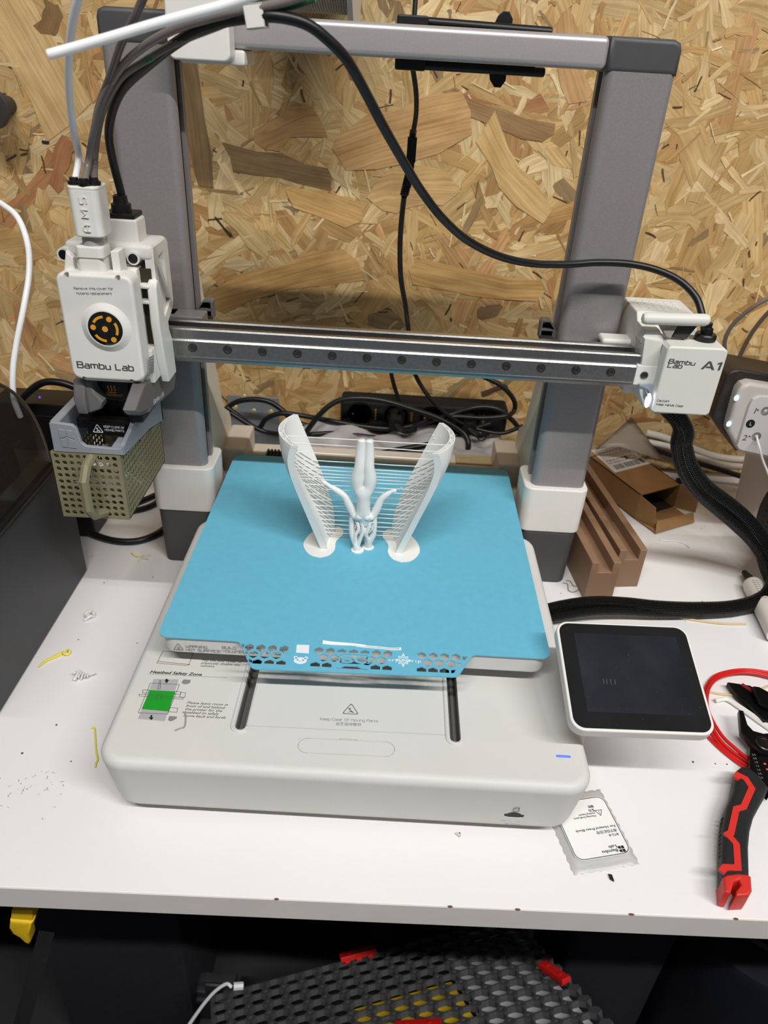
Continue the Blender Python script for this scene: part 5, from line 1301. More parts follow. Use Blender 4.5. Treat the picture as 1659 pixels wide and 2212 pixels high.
for q in ((329.8,93,169.2), (329.5,93,145.5)):
    b = MB(); b.lathe([(3.6, -.4), (3.8, .5), (2.6, .8), (2.2, .2), (0, -.4)], (q[0], 93, q[2]), (0, -1, 0), 18); b.build('port', mat('port_grey', (150, 148, 148), .3, metal=.5), pan)
b = MB()
A_, B_ = Vector((389.8,196.9,0.3)), Vector((389.5,121.2,0.3))
T_ = Vector((375.8,180,86.9))
b.loft([[A_, B_, (470, B_.y, .3), (470, A_.y + 30, .3), (A_.x + 14, A_.y + 30, .3)], [T_, (T_.x + 16, 150, T_.z), (470, 150, T_.z), (470, 205, T_.z), (T_.x + 8, 205, T_.z)]])
b.box(396, 460, 140, 200, 78, 200, 4); b.box(432, 456, 96, 170, 180, 306, 4); b.cyl((440, 100, 290), (366, 44.5, 290), 12, n=18)
b.build('foot', mat('hub_foot', (206, 198, 190), 0.5, var=.02), hb)
b = MB(); b.tube([(329.5,93,145.5), (330.1,84,139.8),(337.4,84,127),(345.6,84,115.2),(353.3,84,102.7)], 1.0, n=8)
solo('white_filament', b, WF, 'thin white filament hanging out of the lower port of the spool hub', 'filament', (329.5,93,145.5))
for lab_, pts in (('upper grey tube bowing behind the motor housing to the right edge spool', [(338,215,175),(333.9,215,188.7),(336.1,215,202.6),(343.6,215,214.2),(355.3,215,225.9),(373.1,215,237.8)]),
                  ('lower grey tube behind the motor housing, running to the right edge', [(346.3,200,164.6),(345.9,200,180.9),(350.2,200,202.5),(358.8,200,221.4),(371,200,237.5)])):
    b = MB(); b.tube(pts, 2.0, n=10); solo('filament_tube', b, TGREY, lab_, 'tube', pts[0])

# white and black leads along the foot of the wall at the right
def wlead(label, pts, r, m_): 
    mb = MB(); mb.tube(pts, r, n=10, smooth=6); return solo('power_cable', mb, m_, label, 'cable', pts[0])
WC = mat('white_cable', (222, 216, 204), 0.45, var=.02)
wlead('upper white cable along the foot of the board wall, right of the braided sleeve', [(309.3,288,52.8),(330,288,48.9),(358,288,40),(393.3,288,29),(426.5,288,26.3),(479.5,288,29.8)], 4.0, WC)
wlead('lower white cable along the foot of the board wall, right of the braided sleeve', [(311.6,280,45.1),(339.4,280,40.4),(368.5,280,31),(403.2,280,22.3),(435.7,280,21.4),(477.9,280,24.2)], 3.6, WC)
wlead('black lead below the white cables, passing behind the braided sleeve', [(297.5,272,51.1),(315.5,272,41.8),(338.5,272,34.4),(366.9,272,27.3), (396.3,262,23.8),(430.7,262,15.2),(469,262,11.6)], 3.2, RUBBER)
wlead('black lead curling back under itself at the open carton', [(346.7,310.8,4),(368.9,309.9,4),(375.9,293.4,4),(373.6,279.6,4),(363.9,269.6,4),(351.6,268.2,4)], 3.2, RUBBER)
wlead('grey lead running behind the open carton', [(331.2,317,6),(352,311.2,6),(371.2,310,6),(381.8,299.6,6)], 2.0, mat('grey_cable', (176, 170, 160), .45))

# open carton
cb = thing('carton', 'small open brown cardboard carton with a white address label, right of the printer', 'cardboard box', (275, 215, 0))
CARD = mat('kraft_card', (150, 112, 70), 0.75, var=.06, scale=50, bump=.1, bscale=300)
CARDIN = mat('kraft_shaded', (44, 32, 20), 0.85, var=.1)  # the same card darkened: shade inside the carton put into its colour
hC = 30
FL, FR_, BLc = Vector((281.1,183.5)), Vector((331.5,211.8)), Vector((245.1,264.2))
BRc = FR_ + BLc - FL
def panel(name, q, m_=CARD, parent=None, th=1.2):
    P = [Vector(p) for p in q]; n = (P[1] - P[0]).cross(P[3] - P[0]).normalized() * th
    b = MB(); V = P + [p - n for p in P]
    b.faces(V, [(0, 1, 2, 3), (7, 6, 5, 4), (0, 4, 5, 1), (1, 5, 6, 2), (2, 6, 7, 3), (3, 7, 4, 0)])
    return b.build(name, m_, parent)
v3 = lambda p, z: (p.x, p.y, z)
top_ = panel('top_panel', [v3(FL, hC), v3(FR_, hC), v3(BRc, hC), v3(BLc, hC)], CARD, cb)
panel('side_panel', [v3(FL, .6), v3(FL, hC), v3(BLc, hC), v3(BLc, .6)], CARD, cb)
panel('side_panel', [v3(FR_, hC), v3(FR_, .6), v3(BRc, .6), v3(BRc, hC)], CARD, cb)
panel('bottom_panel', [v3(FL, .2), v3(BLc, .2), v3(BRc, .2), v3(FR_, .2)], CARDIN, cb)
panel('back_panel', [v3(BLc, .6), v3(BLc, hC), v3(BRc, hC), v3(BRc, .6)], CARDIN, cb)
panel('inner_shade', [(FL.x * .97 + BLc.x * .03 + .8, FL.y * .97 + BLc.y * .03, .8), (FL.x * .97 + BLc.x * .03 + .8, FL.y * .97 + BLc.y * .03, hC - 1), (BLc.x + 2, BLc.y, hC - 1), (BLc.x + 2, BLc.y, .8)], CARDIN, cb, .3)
panel('flap', [v3(FR_, 2), v3(FR_, hC), (351.7,203.2,26), (352.4,203.2,1.5)], CARD, cb)
panel('flap', [v3(FL, hC - 1), v3(FL, 2), (296.3,165.2,2), (293.6,167.9,24)], CARD, cb)
panel('flap', [v3(FL, .8), v3(FR_, .8), (345.1,183.9,1.4), (295.7,155.6,1.4)], CARD, cb, .6)
panel('flap', [(295.3,154.4,1.6), (344.4,181.7,1.6), (344.2,190.3,9), (298.5,167.1,9)], CARD, cb)
lb_ = panel('address_label', [(264.6,229,30.3), (311.3,256.2,30.3), (291.3,307.1,30.3), (248.9,280.2,30.3)], mat('paper_label', (218, 214, 210), .6, var=0), top_, .3)
L0, L1, L2, L3 = [Vector(p) for p in ((264.6,228.9,30.4), (311.2,256.1,30.4), (291.3,307,30.4), (248.8,280,30.4))]
def LP(u, v): return (L0 * (1 - u) + L1 * u) * (1 - v) + (L3 * (1 - u) + L2 * u) * v
b = MB(); rr = random.Random(12); u = .12
while u < .93:
    w = rr.choice((.008, .014, .022)); b.faces([LP(u, .08), LP(u + w, .08), LP(u + w, .26), LP(u, .26)], [(0, 1, 2, 3)]); u += w + rr.choice((.008, .012, .02))
for v in (.34, .42, .47, .56, .62, .68, .76, .81, .88):
    u = .08
    while u < .86:
        w = rr.uniform(.03, .12); b.faces([LP(u, v), LP(u + w, v), LP(u + w, v + .022), LP(u, v + .022)], [(0, 1, 2, 3)]); u += w + .02
b.faces([LP(.60, .36), LP(.68, .36), LP(.68, .48), LP(.60, .48)], [(0, 1, 2, 3)])
b.build('label_print', PRINTDARK, lb_)['kind'] = 'stuff'
# loose translucent wrapper sticking out behind the carton
t = bmesh.new()
W0 = [Vector(p) for p in ((246.6,258,42.1), (280.7,262,81.6), (327.7,252,33), (270.7,250,53.5))]
g = []
for j in range(7):
    r_ = []
    for i in range(9):
        u, v = i / 8, j / 6
        p = (W0[0] * (1 - u) + W0[3] * u) * (1 - v) + (W0[1] * (1 - u) + W0[2] * u) * v
        p.y += 3.0 * math.sin(5 * u + 2 * v) * v; r_.append(t.verts.new(p))
    g.append(r_)
for j in range(6):
    for i in range(8): t.faces.new((g[j][i], g[j][i + 1], g[j + 1][i + 1], g[j + 1][i]))
bmesh.ops.solidify(t, geom=t.faces[:], thickness=.4)
b = MB(); b.merge(t)
solo('wrapper', b, mat('wrapper_film', (196, 184, 170), .35, var=.03, alpha=.9), 'pale crumpled wrapper sticking up behind the cardboard carton', 'wrapper', W0[0], sharp=2)

# two brown grooved blocks
BRN = layered('brown_print', (138, 108, 84), 0.5, 0.8, 0.25)
def grooved(x, y, w, l, h, wall, depth, label, rot=7.0):
    M_ = Matrix.Rotation(math.radians(rot), 4, 'Z'); M_.translation = Vector((x, y, 0))
    mb = MB(M_); mb.prism([(0, .1), (w, .1), (w, h), (w - wall, h), (w - wall, h - depth), (wall, h - depth), (wall, h), (0, h)], 'y', 0, l, bev=.4, seg=1)
    return solo('grooved_block', mb, BRN, label, 'block', (x, y, 0), 'brown grooved blocks beside the column foot')
grooved(198.0, 38.5, 26.0, 165, 41.5, 6.6, 10.5, 'brown printed block with a lengthwise groove, nearer one next to the column foot', 6)
grooved(227.6, 60.5, 25.6, 165, 41.5, 6.6, 10.5, 'brown printed block with a lengthwise groove, farther one next to the carton', 7)
b = MB(); b.tube([(183.6,62.1,0.6),(187.6,60.4,0.6),(186.8,51.4,0.6),(190.6,49,0.6),(195.4,52.2,0.6),(197.2,57.1,0.6)], .45, n=6); b.tube([(186.9,66,0.6),(191,65,0.6),(192.4,58.8,0.6),(195.8,58.4,0.6)], .45, n=6)
solo('filament_strand', b, mat('beige_strand', (150, 130, 112), .5), 'fine brown strand curled on the bench between the column foot and the brown block', 'filament', (187.6,60.4,0.6))

# glue tube
gt = thing('glue_tube', 'white squeeze tube with a black tip, lying at the right edge behind the braided sleeve', 'tube of glue', (358.6,70.5,9))
p0, p1, p2, p3 = [Vector(p) for p in ((357.6,84.8,9), (358.3,69.8,9), (357.8,60,9), (351.5,-5.3,9))]
b = MB(); b.cyl(p0, p1, 2.6, 5, n=16, bev=.8); b.build('tip', BLACK, gt)
b = MB(); d = (p3 - p1); b.lathe([(5, 0), (8.4, 4), (8.8, 7), (8.8, d.length)], p1, d, 22); tbody = b.build('tube_body', mat('tube_white', (214, 208, 200), .45, var=.02), gt)
b = MB(); dn = d.normalized(); sd = Vector((dn.y, -dn.x, 0))
for k in range(9):
    for s_ in range(3):
        c = p1 + dn * (10 + k * 3.1) + sd * (-3.4 + s_ * 2.8) + Vector((0, 0, math.sqrt(max(0, 8.85 ** 2 - (-3.4 + s_ * 2.8) ** 2))))
        b.faces([c, c + sd * 2.2, c + sd * 2.2 + dn * .7, c + dn * .7], [(0, 1, 2, 3)])
b.build('tube_print', PRINTGREY, tbody)['kind'] = 'stuff'
b = MB(); b.tube([(243.3,22.3,1.2),(271.3,21.6,1.2),(292.5,17.8,1.2),(314.3,15.4,1.2),(335.8,16.7,1.2)], .9, n=8)
solo('filament_strand', b, mat('cream_strand', (214, 186, 138), .45), 'cream strand lying in the shadow just behind the touch screen', 'filament', (271.3,21.6,1.2))
b = MB(); b.tube([(296.9,144.5,0.9),(303.7,143.5,0.9),(314.2,143.7,0.9),(321.3,139.5,0.9),(324,133.1,0.9)], .8, n=8)
solo('filament_strand', b, WF, 'short white strand curved on the bench in front of the carton flaps', 'filament', (303.7,143.5,0.9))

# ================================================================== FOREGROUND AT THE RIGHT
# ring of red wire
RW = mat('red_wire', (206, 24, 22), .35, var=.04)
b = MB()
b.tube([(283,-142.7,1.6),(277.1,-134.8,1.6),(269.8,-126.5,1.6),(265.1,-117.7,1.6),(263.2,-102.7,1.6),(264.5,-89.1,1.6),(269,-74.6,1.6),(275.6,-62.9,1.6),(285.4,-52.5,1.6),(301.2,-45.6,1.6),(317.2,-43.7,1.6),(335.9,-48,1.6)], 1.25, n=10)
b.tube([(281.9,-145.4,1.6),(275.2,-138.1,1.6),(267.2,-129.1,1.6),(262.5,-119.1,1.6),(260.7,-105.1,1.6),(262.2,-91.6,1.6),(267.1,-76.2,1.6),(274.4,-62,1.6),(285.4,-50.5,1.6),(301.9,-43.7,1.6),(317.9,-41.9,1.6),(337.3,-44.7,1.6)], 1.25, n=10)
b.tube([(282.9,-142.7,4),(277.5,-135.2,4),(271.9,-125.9,4),(266.9,-116.3,4),(264.7,-103.4,4),(264.9,-90.8,4),(268.1,-78.5,4),(274.4,-66.3,4),(284,-56.6,4),(298.9,-49.8,4),(314.8,-48,4),(333.1,-52.7,4)], 1.25, n=10)
b.tube([(281.4,-146.8,1.4),(274.7,-141.1,1.4),(268,-133.3,1.4),(260.9,-122,1.4),(255.8,-109.6,1.4),(253.3,-96.6,1.4)], 1.25, n=10)
solo('wire_coil', b, RW, 'coil of red wire lying beside the touch screen', 'wire', (263.2,-102.7,1.6))
# wire stripping pliers
pr = thing('wire_stripper', 'wire stripping pliers with black and red moulded handle and dark steel head', 'pliers', ((249.1,-191.9,0)))
HB = mat('handle_black', (30, 30, 32), .55, var=.08, bump=.25, bscale=900); HR = mat('handle_red', (206, 48, 40), .45, var=.03)
b = MB(); b.prism([(256.8,-159),(260,-152.8),(264.9,-149.1),(269.9,-149.9),(273.8,-156),(276.7,-165.6),(273.3,-170.1),(267.1,-177.2),(258.1,-188),(251.6,-198.5),(246,-210.4),(237.8,-232.7),(221.4,-233.1),(229.3,-210.6),(234.3,-197.7),(242,-183),(250.5,-171)], 'z', .5, 15, bev=4.5, seg=4)
hb_ = b.build('handle', HB, pr, sharp=1.0)
b = MB(); b.prism([(221.6,-232.5),(224.4,-230.9),(231.4,-229.7),(236.7,-229.9),(238.4,-231.2),(235.6,-239.8),(232.5,-242.9),(224.8,-243.7),(226.3,-240.3),(230.3,-236.8),(230.4,-233.7),(226.8,-235.3),(222.5,-242.2),(219.3,-241.3)], 'z', .4, 16, bev=3, seg=3)
b.build('handle_tip', HR, hb_, sharp=1.0)
def ribbon(pts, w, z0, z1, m_, parent, name):
    P = [Vector((p[0], p[1])) for p in pts]; Lf = []; Rt = []
    for i, p in enumerate(P):
        d0 = (P[i] - P[i - 1]).normalized() if i else (P[1] - P[0]).normalized(); d1 = (P[i + 1] - P[i]).normalized() if i < len(P) - 1 else d0
        n0, n1 = Vector((-d0.y, d0.x)), Vector((-d1.y, d1.x)); m = (n0 + n1).normalized(); k = min(1.7, 1 / max(.4, m.dot(n0)))
        Lf.append(p + m * w / 2 * k); Rt.append(p - m * w / 2 * k)
    mb = MB()
    for i in range(len(P) - 1):
        q = [Lf[i], Rt[i], Rt[i + 1], Lf[i + 1]]
        V = [(x.x, x.y, z0) for x in q] + [(x.x, x.y, z1) for x in q]
        mb.faces(V, [(0, 1, 2, 3), (7, 6, 5, 4), (0, 4, 5, 1), (1, 5, 6, 2), (2, 6, 7, 3), (3, 7, 4, 0)])
    bmesh.ops.recalc_face_normals(mb.bm, faces=mb.bm.faces[:])
    return mb.build(name, m_, parent, sharp=.4)
ribbon([(255.9,-161.6),(258.3,-158.5),(262.2,-161.2),(263.5,-168.7),(252.3,-183.7),(247,-185.4),(237.2,-202.9),(235,-204),(237.7,-210.4),(232.8,-225.9),(225.2,-226.1),(222,-228.9)], 3.9, 13.6, 15.5, HR, hb_, 'red_inlay')
b = MB()
G_ = [(238,-189,9),(236.3,-192,9),(235,-195.1,9),(233.6,-198.1,9),(232.4,-201,9),(231.4,-203.9,9),(230.2,-206.8,9),(229.2,-209.7,9),(228.2,-212.5,9),(227.2,-215.3,9)]
for q in G_: b.sphere((q[0] + 1.0, q[1], q[2]), 1.3, 1, .7, 1.6, 8)
b.build('grip_ribs', HB, hb_)
HS = mat('tool_steel_black', (24, 24, 25), .32, metal=.6, var=.08)
b = MB(); b.prism([(270.6,-150.6),(281.1,-124.5),(289.5,-121.4),(298.6,-124.9),(287.7,-156.9),(276.1,-169.3),(273.4,-161.5)], 'z', 4, 10, bev=.8); b.prism([(282.1,-98.3),(285.3,-99),(283.2,-112.3),(285.1,-117.6),(291.2,-119.7),(300.8,-118.2),(293.3,-139),(282.5,-137.4),(278.8,-128.9),(275.6,-119.2)], 'z', 8.5, 14, bev=1)
hd_ = b.build('head', HS, pr)
q = (288.2,-129.6,14)
b = MB(); b.lathe([(6.4, 0), (6.4, 1.2), (5.8, 1.8), (5.0, 1.8), (4.8, 1.0), (0, 1.1)], (q[0], q[1], 13.6), (0, 0, 1), 28); b.build('pivot', mat('pivot_steel', (96, 94, 92), .3, metal=1.0), hd_)
b = MB()
for k in range(6):
    q = Vector((285.1,-143.5,10)) + Vector((-1.2 - .2 * k, -4.6 * k, 0)); b.sphere((q[0], q[1], 9), 1.7, 1, .75, .8, 8)
b.build('stripping_teeth', mat('teeth_red', (222, 70, 84), .4, var=0), hd_)
tx = Vector((277.8,-137.1,10.1))
for k, s in enumerate(('0.6', '0.8', '1.0', '1.3', '1.6', '2.0', '2.6')):
    text(s, 1.5, (tx.x + .1 - .45 * k, tx.y - 3.2 * k, 10.1), (1, .1, 0), (-.1, 1, 0), PRINTGREY, hd_, bold=.2)
# dark snips lying behind them
sn = thing('snips', 'black steel snips with a broad blade, lying behind the wire stripping pliers', 'snips', ((306.4,-67.8,0)))
b = MB(); b.prism([(288.9,-62.7),(292.1,-63),(305.4,-64.9),(315.3,-74.9),(323.7,-88.3),(317.6,-102.3),(302.3,-99.9),(298.6,-90.2),(291.1,-75.3)], 'z', 2, 7, bev=.8); b.prism([(303.5,-71),(308.3,-71.6),(315.9,-78.7),(324.3,-83.7),(317.6,-99.3),(308.8,-94.1),(302,-87.3),(301.5,-77.9)], 'z', 6.8, 13, bev=2)
bl = b.build('blade', HS, sn)
ribbon([(299.1,-64.4),(310.4,-79),(322.4,-92)], 3.4, 6.6, 7.3, mat('dark_red_reflection', (132, 34, 36), .4), bl, 'red_reflection')  # a red reflection on the blade, painted as a flat stripe
# white plastic tweezers
tw = MB(); P_ = [(274.9,-79.3,2.5),(279.8,-77.5,2.5),(284.9,-77.1,2.5),(291,-83.8,2.5),(297,-91.6,2.5),(303.8,-100.5,2.5),(314.4,-114,2.5)]
tw.tube(P_, 1.6, n=8, r1=2.6, flat=.6)
solo('tweezers', tw, WHITE, 'white bent tweezer tip lying between the red wire and the pliers', 'tweezers', P_[2])
b = MB(); b.tube([(272.7,-68.4,1),(283.5,-70.5,1),(297,-69.9,1),(310.6,-65.5,1),(329,-56.1,1)], .9, n=8)
solo('filament_strand', b, mat('cream_strand', (214, 186, 138), .45), 'cream strand lying inside the coil of red wire', 'filament', (283.5,-70.5,1))

# sachet half under the base of the printer
S0, S1, S2 = Vector((180.8,-217.5,1)), Vector((139.4,-227.1,1)), Vector((175,-163.5,1))
ex = (S1 - S0); ey = (S2 - S0); wS, hS = ex.length, ey.length
ex.normalize(); ey = (ey - ex * ey.dot(ex)).normalized()
sc_ = thing('sachet', 'small clear and white sachet with printed label, half under the printer base', 'sachet', S0)
rr = random.Random(21)
def SP(u, v, z): return S0 + ex * (u * wS) + ey * (v * hS) + Vector((0, 0, z - 1))
t = bmesh.new(); g = []
nu, nv = 22, 30
for j in range(nv + 1):
    r_ = []
    for i in range(nu + 1):
        u, v = i / nu, j / nv
        e = min(min(u, 1 - u) / .12, min(v, 1 - v) / .16, 1)
        z = .5 + 2.6 * (e ** .6) + (.22 * math.sin(40 * v) if (v < .12 or v > .9) else 0) + .25 * math.sin(9 * u + 4 * v)
        uu = u + (.012 * math.sin(60 * v + i) if i in (0, nu) else 0); vv = v + (.010 * math.sin(50 * u) if j in (0, nv) else 0)
        r_.append(t.verts.new(SP(uu, vv, z)))
    g.append(r_)
for j in range(nv):
    for i in range(nu): t.faces.new((g[j][i], g[j][i + 1], g[j + 1][i + 1], g[j + 1][i]))
bmesh.ops.solidify(t, geom=t.faces[:], thickness=.3)
b = MB(); b.merge(t); b.build('pouch', mat('sachet_film', (230, 229, 227), .25, var=.02), sc_, sharp=2)
PW, PH = wS * .85, hS * .76
M_ = Matrix((ex, ey, ex.cross(ey))).transposed().to_4x4(); M_.translation = S0 + ex * (wS * .06) + ey * (hS * .11) + Vector((0, 0, 0))
flip = 1 if ex.cross(ey).z > 0 else -1
mb = MB(M_); mb.prism(rrect(0, PW, 0, PH, 5, 5), 'z', flip * 2.3, flip * 2.9); card = mb.build('label_card', mat('label_card', (232, 231, 229), .5, var=0), sc_)
mb = MB(M_); mb.merge(sheet(rrect(.3, PW - .3, .3, PH - .3, 5, 6), [rrect(.75, PW - .75, .75, PH - .75, 4.6, 6)], min(flip * 2.91, flip * 2.97), max(flip * 2.91, flip * 2.97))); mb.build('label_border', PRINTBLACK, card)

zt = 3.93
def st(s, h, q, **k): return text(s, h, (q[0], q[1], 4.0), ex, -ey, PRINTBLACK, card, bold=.5, **k)
st('Bambu', 2.0, (168.4,-210.1), xs=1.35); st('Lab', 2.0, (168.2,-207.5), xs=1.35)
for du, dv in ((0, 0), (2.1, 0), (0, 2.3), (2.1, 2.3)):
    c = Vector((172.4,-207.7,4)) + ex * du - ey * dv
    mb = MB(); mb.faces([c, c + ex * 1.8, c + ex * 1.8 - ey * (2.0 - .5 * (du > 0)), c - ey * 2.0], [(0, 1, 2, 3)]); mb.build('emblem', PRINTBLACK, card)
st('BT2-8', 1.5, (171.3,-199.2), xs=1.2); st('用于热端压块', 1.6, (170.8,-196.3)); st('For Hotend Press Block', 1.6, (170.7,-193.4), xs=1.2)
st('Warning Small parts', 1.3, (160,-187.1)); st('choking hazard', 1.3, (159.8,-185.2)); st('警告', 1.5, (159.8,-182.7)); st('慎防', 1.5, (159.8,-179.9))
q = (162.6,-184.9,4)
warn_triangle((q[0], q[1], 3.98), 2.6, ex, -ey, PRINTBLACK, card, [[(-.06, .4), (.06, .4), (.04, -.1), (-.04, -.1)], ngon(0, -.26, .07, 8)])
b = MB(); b.prism([(159.9,-225.3),(162,-225.7),(162.4,-229.8),(160.3,-228.5)], 'z', .6, 1.4); b.build('tear_mark', PRINTBLACK, sc_)

# filament scraps on the bench, left of the printer
YF = mat('yellow_filament', (228, 214, 84), .4, var=.03); CF = mat('pale_scrap', (216, 215, 212), .4, var=.02)
def scrap(label, pts, r, m_, cat='filament waste', r1=None):
    mb = MB(); mb.tube(pts, r, n=7, smooth=5, r1=r1); return solo('filament_scrap', mb, m_, label, cat, pts[0])
q = Vector((-223.5,-22.1,3))
scrap('white curled knot of filament on the bench, upper one left of the printer', [q + Vector((3.2 * math.cos(a) * (1 + .12 * (a // 6)), 3.0 * math.sin(a) + .5, 1.2 * math.sin(1.7 * a) - 1)) for a in [k * .7 for k in range(18)]] + [q + Vector((-2.5, -5.5, -2))], 1.15, CF)
P_ = [(-239.4,-81.3,1.2),(-237,-76.1,1.2),(-232.4,-71.6,1.2),(-229,-67.7,1.2)]
b = MB(); b.tube(P_, .7, n=7, r1=1.5); q = Vector((-225.3,-66.7,2)); b.tube([q + Vector((2.6 * math.cos(a), 2.2 * math.sin(a), math.sin(2 * a))) for a in [k * .6 for k in range(13)]], .8, n=7); b.tube([P_[0], (P_[0][0] - .6, P_[0][1] - 1.6, 1.0)], .6, n=6)
solo('filament_scrap', b, YF, 'yellow filament scrap with a knotted head, on the bench left of the printer', 'filament waste', P_[0])
q = Vector((-204.3,-90.6,3))
scrap('white frayed cone of filament with a thin tail, lower one left of the printer', [q + Vector(((k / 14) * 11 - 5, (5.2 - 3.8 * k / 14) * math.sin(k * 2.4), (2.6 - 2.0 * k / 14) * math.cos(k * 2.4) - .4)) for k in range(15)] + [(-194.7,-87.4,3)], 1.2, CF, r1=.5)
scrap('thin yellow strand bent along the left front corner of the printer base', [(-180.2,-137.9,0.9),(-178.2,-137.9,0.9),(-176.8,-140.1,0.9),(-173.3,-148.8,0.9),(-169.3,-158.3,0.9),(-166.4,-163.9,0.9),(-166.3,-167.6,0.9),(-165.5,-170.5,0.9)], .6, YF)
scrap('thin yellow strand beside white wisps, left of the left column foot', [(-218.2,69.8,0.9),(-214.4,65.8,0.9),(-209.7,64.7,0.9),(-205.6,68.1,0.9)], .6, YF)
scrap('white wisp on the bench left of the left column foot', [(-207.9,57.6,0.9),(-205.5,62.2,0.9),(-201.8,64,0.9),(-199.5,68,0.9),(-203.5,66.8,0.9),(-206.6,62.8,0.9),(-199.3,61.3,0.9)], .55, CF)
scrap('grey hair-thin strand lying on the safety sticker', [(p[0], p[1], 53.6) for p in [(-104,-166.7,53.6),(-102.3,-167.7,53.6),(-100.6,-173.2,53.6),(-100.1,-178.4,53.6),(-102.1,-179.6,53.6),(-104.9,-181.6,53.6)]], .45, mat('grey_strand', (150, 148, 146), .45))
scrap('tiny pale chip on the bench in front of the printer', [(70.5,-203.7,0.8),(71.6,-204.6,0.8),(73,-205.5,0.8)], .9, mat('tan_chip', (206, 196, 182), .6))

# ================================================================== UNDER THE BENCH
UO = Vector((18.7, -122.1, -400)); UP = 19.23
UU = Vector((.9534, .3016, 0)); UD = Vector((.2446, -.7733, .5851)); UN = UU.cross(UD)
if UN.z < 0: UN = -UN
def U3(i, j, h=0): return UO + UU * (i * UP) + UD * (j * UP) + UN * h
MU = Matrix((UU, UD, UU.cross(UD))).transposed().to_4x4(); MU.translation = UO
sgnU = 1 if UU.cross(UD).dot(UN) > 0 else -1
gp = thing('grid_panel', 'black perforated grid panel of large octagon holes, lying tilted under the bench', 'grid panel', U3(1, 2, -8))
I0, I1, J0, J1 = -7, 10, -4, 8
hs = []
for i in range(I0, I1 + 1):
    for j in range(J0, J1 + 1):
        hs.append([(i * UP + .488 * UP * math.cos(PI / 8 + PI / 4 * k), j * UP + .488 * UP * math.sin(PI / 8 + PI / 4 * k)) for k in range(8)])
        if i < I1 and j < J1: hs.append(ngon((i + .5) * UP, (j + .5) * UP, .13 * UP, 8))
t = sheet([((I0 - .5) * UP, (J0 - .5) * UP), ((I1 + .5) * UP, (J0 - .5) * UP), ((I1 + .5) * UP, (J1 + .5) * UP), ((I0 - .5) * UP, (J1 + .5) * UP)], hs, *sorted((0, -sgnU * 6)))
mb = MB(MU); mb.merge(t)
mb.build('perforated_plate', mat('grid_black', (70, 70, 72), .45, var=.1), gp, sharp=.3)
b = MB()
for j in range(J0, J1):
    b.prism([(I1 * UP + .5 * UP, (j + .2) * UP), (I1 * UP + .5 * UP, (j + .8) * UP), (I1 * UP + .82 * UP, (j + .65) * UP), (I1 * UP + .82 * UP, (j + .35) * UP)], 'z', *sorted((0, -sgnU * 7)))
for v in b.bm.verts: v.co = MU @ v.co
b.build('edge_tabs', mat('grid_black', (44, 44, 46)), gp)
def ubox(name, label, cat, i0, i1, j0, j1, h0, h1, m_, group=None, bev=1.5, extra=None):
    mb = MB(MU); z0, z1 = sorted((sgnU * h0, sgnU * h1)); mb.box(i0 * UP, i1 * UP, j0 * UP, j1 * UP, z0, z1, bev)
    if extra: extra(mb)
    return solo(name, mb, m_, label, cat, U3((i0 + i1) / 2, (j0 + j1) / 2, h0), group)
ubox('yellow_folder', 'yellow folder seen through the holes of the black grid panel', 'folder', -.6, 5.2, -.4, 5.6, -9.5, -6.6, mat('yellow_card', (222, 186, 30), .5, var=.05))
ubox('white_papers', 'stack of white papers seen through the right side of the grid panel', 'paper', 5.5, 10.3, -3.6, 7, -13, -9.8, mat('paper_white', (206, 206, 208), .6, var=.06, scale=20))
ubox('storage_crate', 'dark storage crate under the grid panel, below the bench', 'crate', -7.4, 10.4, -4.4, 8.4, -90, -16, mat('crate_dark', (34, 34, 36), .6, var=.1), bev=3)
def clip_(i, j, ang, L_, label):
    c = U3(i, j, 0.2); M_ = MU.copy() @ Matrix.Rotation(ang, 4, 'Z'); M_.translation = c
    s = sgnU
    r = thing('red_clip', label, 'clip', c, 'red printed clips on the grid panel')
    def bx(a0, a1, b0, b1, h0, h1):
        mb = MB(M_); z0, z1 = sorted((s * h0, s * h1)); mb.box(a0, a1, b0, b1, z0, z1, 1.2); return mb
    bx(-L_ / 2, L_ / 2, -5.5, 5.5, 3, 9).build('clip_bar', REDPLASTIC, r)
    for k in (-.32, 0, .32): bx(L_ * k - 3, L_ * k + 3, -4.5, 4.5, 0, 3.6).build('clip_foot', REDPLASTIC, r)
    for k in (-.25, .25):
        mb = MB(M_); mb.cyl(Vector((L_ * k, 0, s * 8.6)), Vector((L_ * k, 0, s * 9.6)), 2.2, n=12); mb.build('clip_stud', REDPLASTIC, r)
clip_(.9, -4.2, 0.0, 41, 'red printed clip on the far left edge of the black grid panel')
clip_(10.0, 2.4, 1.35, 38, 'red printed clip on the right edge of the black grid panel')
clip_(2.2, 3.4, .35, 44, 'red printed clip in the middle of the grid panel, cut by the bottom edge')
b = MB(); P_ = [U3(-6.3, -4.4, 4.5), U3(-6.6, -4.4, 9), U3(-7.4, -3.6, 10), U3(-8.4, -2.0, 8), U3(-9.6, .3, 4), U3(-10.6, 2.6, 2)]
b.tube(P_, 1.9, n=10); b.tube([P_[0] + UU * 12 - UN * 2, P_[0] + UU * 2], 4.0, n=8, smooth=1)
solo('white_cable', b, mat('white_usb_cable', (214, 214, 216), .4), 'white charging cable hanging over the left corner of the grid panel', 'cable', P_[2])
